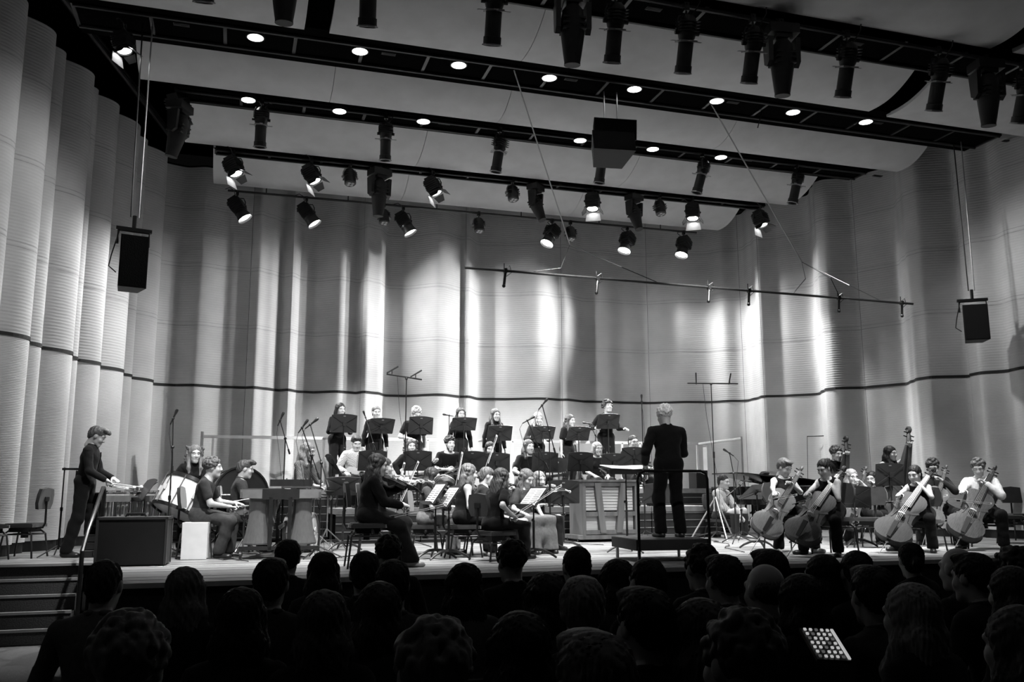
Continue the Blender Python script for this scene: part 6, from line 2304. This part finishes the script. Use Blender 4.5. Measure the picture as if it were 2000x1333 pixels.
mic_stand('microphone stand standing beside the grand piano', base(1446, 14.9), stand_h(1446, 948, 14.9), at_(1455, 940, 14.9), (1, 0, -.1))


def t_bar(label, x, Y, ytop, x0, y0, x1, y1, legs, mics):
    r = mic_stand(label, base(x, Y), stand_h(x, ytop, Y), None, None, legs)
    b = Vector(r.location)
    pa, pb = Vector(P(x0, y0, Y=Y)) - b, Vector(P(x1, y1, Y=Y)) - b
    m = MB()
    m.cyl(pa, pb, .013, n=6)
    m.build('crossbar', METALB, r)
    for t, d in mics:
        q = pa.lerp(pb, t)
        dv = Vector(d).normalized()
        m = MB()
        m.cyl(q, q + Vector((0, 0, .07)), .008, n=5)
        m.lathe([(0, -.10), (.012, -.10), (.014, .05), (.014, .12), (.0, .125)], 9, Matrix.Translation(q + Vector((0, 0, .08))) @ dv.to_track_quat('Z', 'Y').to_matrix().to_4x4())
        m.build('microphone', METALB, r)
    m = MB()
    m.tube([pa.lerp(pb, .3), pa.lerp(pb, .3) + Vector((.05, 0, -.6)), Vector((.12, .05, .9)), Vector((.05, .02, .1))], .004, 4)
    m.build('microphone_cable', METALB, r)
    return r


t_bar('tall T-bar microphone stand with two microphones left of centre', 790, 14.6, 740, 755, 731, 824, 742, .45, ((.15, (.8, 0, .5)), (.82, (.8, 0, .5))))
tb = t_bar('tall T-bar microphone stand right of the conductor', 1397, 14.9, 751, 1343, 749, 1441, 750, .8, ((.17, (0, 0, 1)), (.84, (.2, -.1, 1))))
for k in range(3):
    part('tripod_strut', lambda m: m.tube([(0, 0, .78), (0, .48, .012)], .014, 6), STEEL, tb, (0, 0, 0), (0, 0, k * 2.0944 + .9), key='tripod_strut')
# cables on the stage floor
rnd = random.Random(3)
for k, (xa, ya, xb, yb) in enumerate(((330, 1090, 480, 1098), (620, 1088, 700, 1060), (640, 1095, 760, 1082), (1390, 1055, 1440, 1080), (1290, 1062, 1400, 1048), (420, 1094, 600, 1090), (1050, 1062, 1180, 1066))):
    a_, b_ = G(xa, ya), G(xb, yb)
    pts = []
    for i in range(11):
        t = i / 10
        p = a_ * (1 - t) + b_ * t
        pts.append((p[0] + rnd.uniform(-.08, .08), p[1] + rnd.uniform(-.18, .18), S + .016))
    cable('thin black cable trailing over the stage boards, %s' % ('by the white box drum', 'right of the marimba', 'behind the viola player', 'under the right T-bar stand', 'behind the podium', 'under the marimba', 'before the wooden piano')[k], pts, .007, METALB)
# ------------------------------------------------------------------ the audience, seated in the dark hall
AUD = (  # head centre in the photograph, hair, hair tone, fem, coat tone, words
    (205, 1145, 'crop', .03, 0, .10, 'man with short hair in a grey jacket at the left end'),
    (362, 1160, 'long', .14, 1, .012, 'woman with broad long fair hair left of centre'),
    (530, 1143, 'short', .02, 0, .03, 'man with full dark hair below the marimba'),
    (562, 1092, 'short', .02, 0, .02, 'man whose head overlaps the marimba legs'),
    (632, 1120, 'long', .012, 1, .03, 'woman with smooth dark hair and glasses below the crossed microphones'),
    (712, 1122, 'crop', .02, 0, .02, 'man with close-cut hair below the viola player chair'),
    (757, 1085, 'curly', .012, 0, .015, 'man with curly hair overlapping the viola player skirt'),
    (766, 1145, 'crop', .02, 0, .05, 'man with ears showing in a pale-seamed shirt'),
    (738, 1200, 'mid', .03, 1, .02, 'woman with mid-length hair in the third row left of centre'),
    (632, 1222, 'mid', .07, 1, .012, 'woman with rounded full hair in the third row'),
    (255, 1305, 'curly', .14, 0, .02, 'grey-haired head nearest the camera at the bottom left'),
    (905, 1150, 'long', .008, 1, .07, 'woman with long straight black hair and grey shoulders at the centre'),
    (998, 1100, 'curly', .01, 0, .012, 'man with thick dark hair overlapping the bow holder'),
    (1063, 1175, 'wavy', .03, 1, .03, 'woman with loose hair right of centre'),
    (1125, 1110, 'crop', .008, 0, .012, 'man with close dark hair alone before the wooden piano'),
    (1138, 1195, 'short', .20, 0, .015, 'grey-haired man turned to his right in the second row'),
    (1203, 1140, 'mid', .012, 1, .03, 'woman below the podium left leg'),
    (1262, 1142, 'crop', .02, 0, .012, 'man below the podium front'),
    (1368, 1112, 'curly', .01, 0, .02, 'man with upright curly hair right of the podium'),
    (1412, 1135, 'short', .01, 0, .03, 'man with a large dark head right of the podium'),
    (1500, 1120, 'short', .012, 0, .015, 'man below the short-haired cellist'),
    (1492, 1155, 'bald', .03, 0, .03, 'balding man in the second row right of centre'),
    (1604, 1128, 'long', .012, 1, .015, 'woman with long hair below the cellist with a bun'),
    (1672, 1122, 'crop', .02, 0, .015, 'man between the two profile cellists'),
    (1702, 1165, 'short', .01, 0, .04, 'man in profile with a pale earpiece holding the lit keypad'),
    (1778, 1095, 'tied', .012, 1, .012, 'woman with pinned hair below the second profile cellist'),
    (1868, 1112, 'bald', .10, 0, .02, 'balding grey man below the cellist in the white shirt'),
    (1898, 1130, 'short', .012, 0, .02, 'dark head beside the balding grey man'),
    (1775, 1205, 'long', .22, 1, .015, 'woman with long fair hair in the third row right'),
    (1978, 1120, 'curly', .012, 0, .02, 'man at the right edge in the front row'),
    (1972, 1160, 'mid', .03, 1, .03, 'woman at the right edge in the second row'),
    (1362, 1245, 'long', .05, 1, .03, 'woman with long hair sloping to the left in the third row'),
    (1442, 1300, 'curly', .05, 0, .012, 'curly head nearest the camera right of centre'),
    (842, 1325, 'curly', .12, 0, .02, 'grey curly head cut by the bottom edge left of centre'),
    (1155, 1345, 'short', .10, 0, .02, 'grey head cut by the bottom edge right of centre'),
    (1985, 1265, 'mid', .06, 1, .03, 'woman at the right edge nearest the camera'),
    (470, 1215, 'mid', .012, 1, .012, 'dark-haired woman in the third row far left, lost in the dark'),
    (1560, 1180, 'mid', .01, 1, .012, 'dark-haired woman in the second row, lost in the dark'),
    (1255, 1225, 'short', .01, 0, .012, 'dark-haired man in the third row, lost in the dark'),
    (1010, 1280, 'mid', .012, 1, .012, 'dark-haired woman near the camera at the centre, lost in the dark'),
)
AC = None
for (x, y, hr, hv_, fem, tv, lab) in AUD:
    p = P(x, y, z=1.20 + (.03 if not fem else 0))
    q = person('concertgoer: ' + lab, (x, y), float(p[1]), 180 + (x - 1000) * .012, 0.0, 'sit', bool(fem), hr, hv_, .35, ('long', tv), ('trousers', .012), look=False, shoe=None, res=1.35,
               group='seated audience', nod=4, yaw=((x * 7) % 17 - 8) + (-25 if 'turned to his right' in lab or 'profile' in lab else 0), hpose=('relaxed', 'relaxed'))
    rt = q['root']
    if AC is None:
        AC = thing('audience_chair', 'hall chair under the ' + lab.replace(' in the third row', '').replace(' in the second row', '').replace(', lost in the dark', ''), 'chair', (rt[0], rt[1], 0), q['rz'], 'hall chairs')
        part('seat', lambda m: m.box((0, .0, .40), (.44, .42, .05)), CUSH, AC, key='seat#a')
        part('backrest', lambda m: m.box((0, -.24, .62), (.42, .04, .34)), CUSH, AC, key='backrest#a')
        for sx_ in (-1, 1):
            for sy_ in (-1, 1):
                part('leg', lambda m: m.cyl((0, 0, 0), (0, 0, .40), .014, n=6), METALB, AC, (sx_ * .19, sy_ * .18, 0), key='leg#a')
            part('back_post', lambda m: m.cyl((0, -.22, .40), (0, -.24, .78), .013, n=6), METALB, AC, (sx_ * .19, 0, 0), key='back_post#a')
    else:
        copy_tree(AC, 'hall chair under the ' + lab.replace(' in the third row', '').replace(' in the second row', '').replace(', lost in the dark', ''), loc=(rt[0], rt[1], 0), rz=q['rz'])
# the lit keypad on a lap
kp = P(1612, 1258, Y=3.1)
KP = thing('lit_keypad', 'glowing keypad with rows of lit buttons held in the dark audience', 'control panel', M=frame(kp, (.25, 1, .55), (0, -.3, 1)))
m = MB()
m.box((0, 0, -.008), (.135, .19, .014))
m.build('case', METALB, KP)
for i in range(5):
    for j in range(7):
        part('lit_button', lambda m: m.box((0, 0, .003), (.010, .010, .006)), (mat('button_glow', 1, .5, emit=.30) if (i * 3 + j * 5) % 4 else mat('button_dim', .5, .5, emit=.05)), KP, (-.052 + i * .023, -.08 + j * .027, 0), key='lit_button')
m = MB()
m.box((.060, 0, .002), (.010, .18, .006))
m.build('light_strip', mat('button_glow', 1, .5, emit=.30), KP)
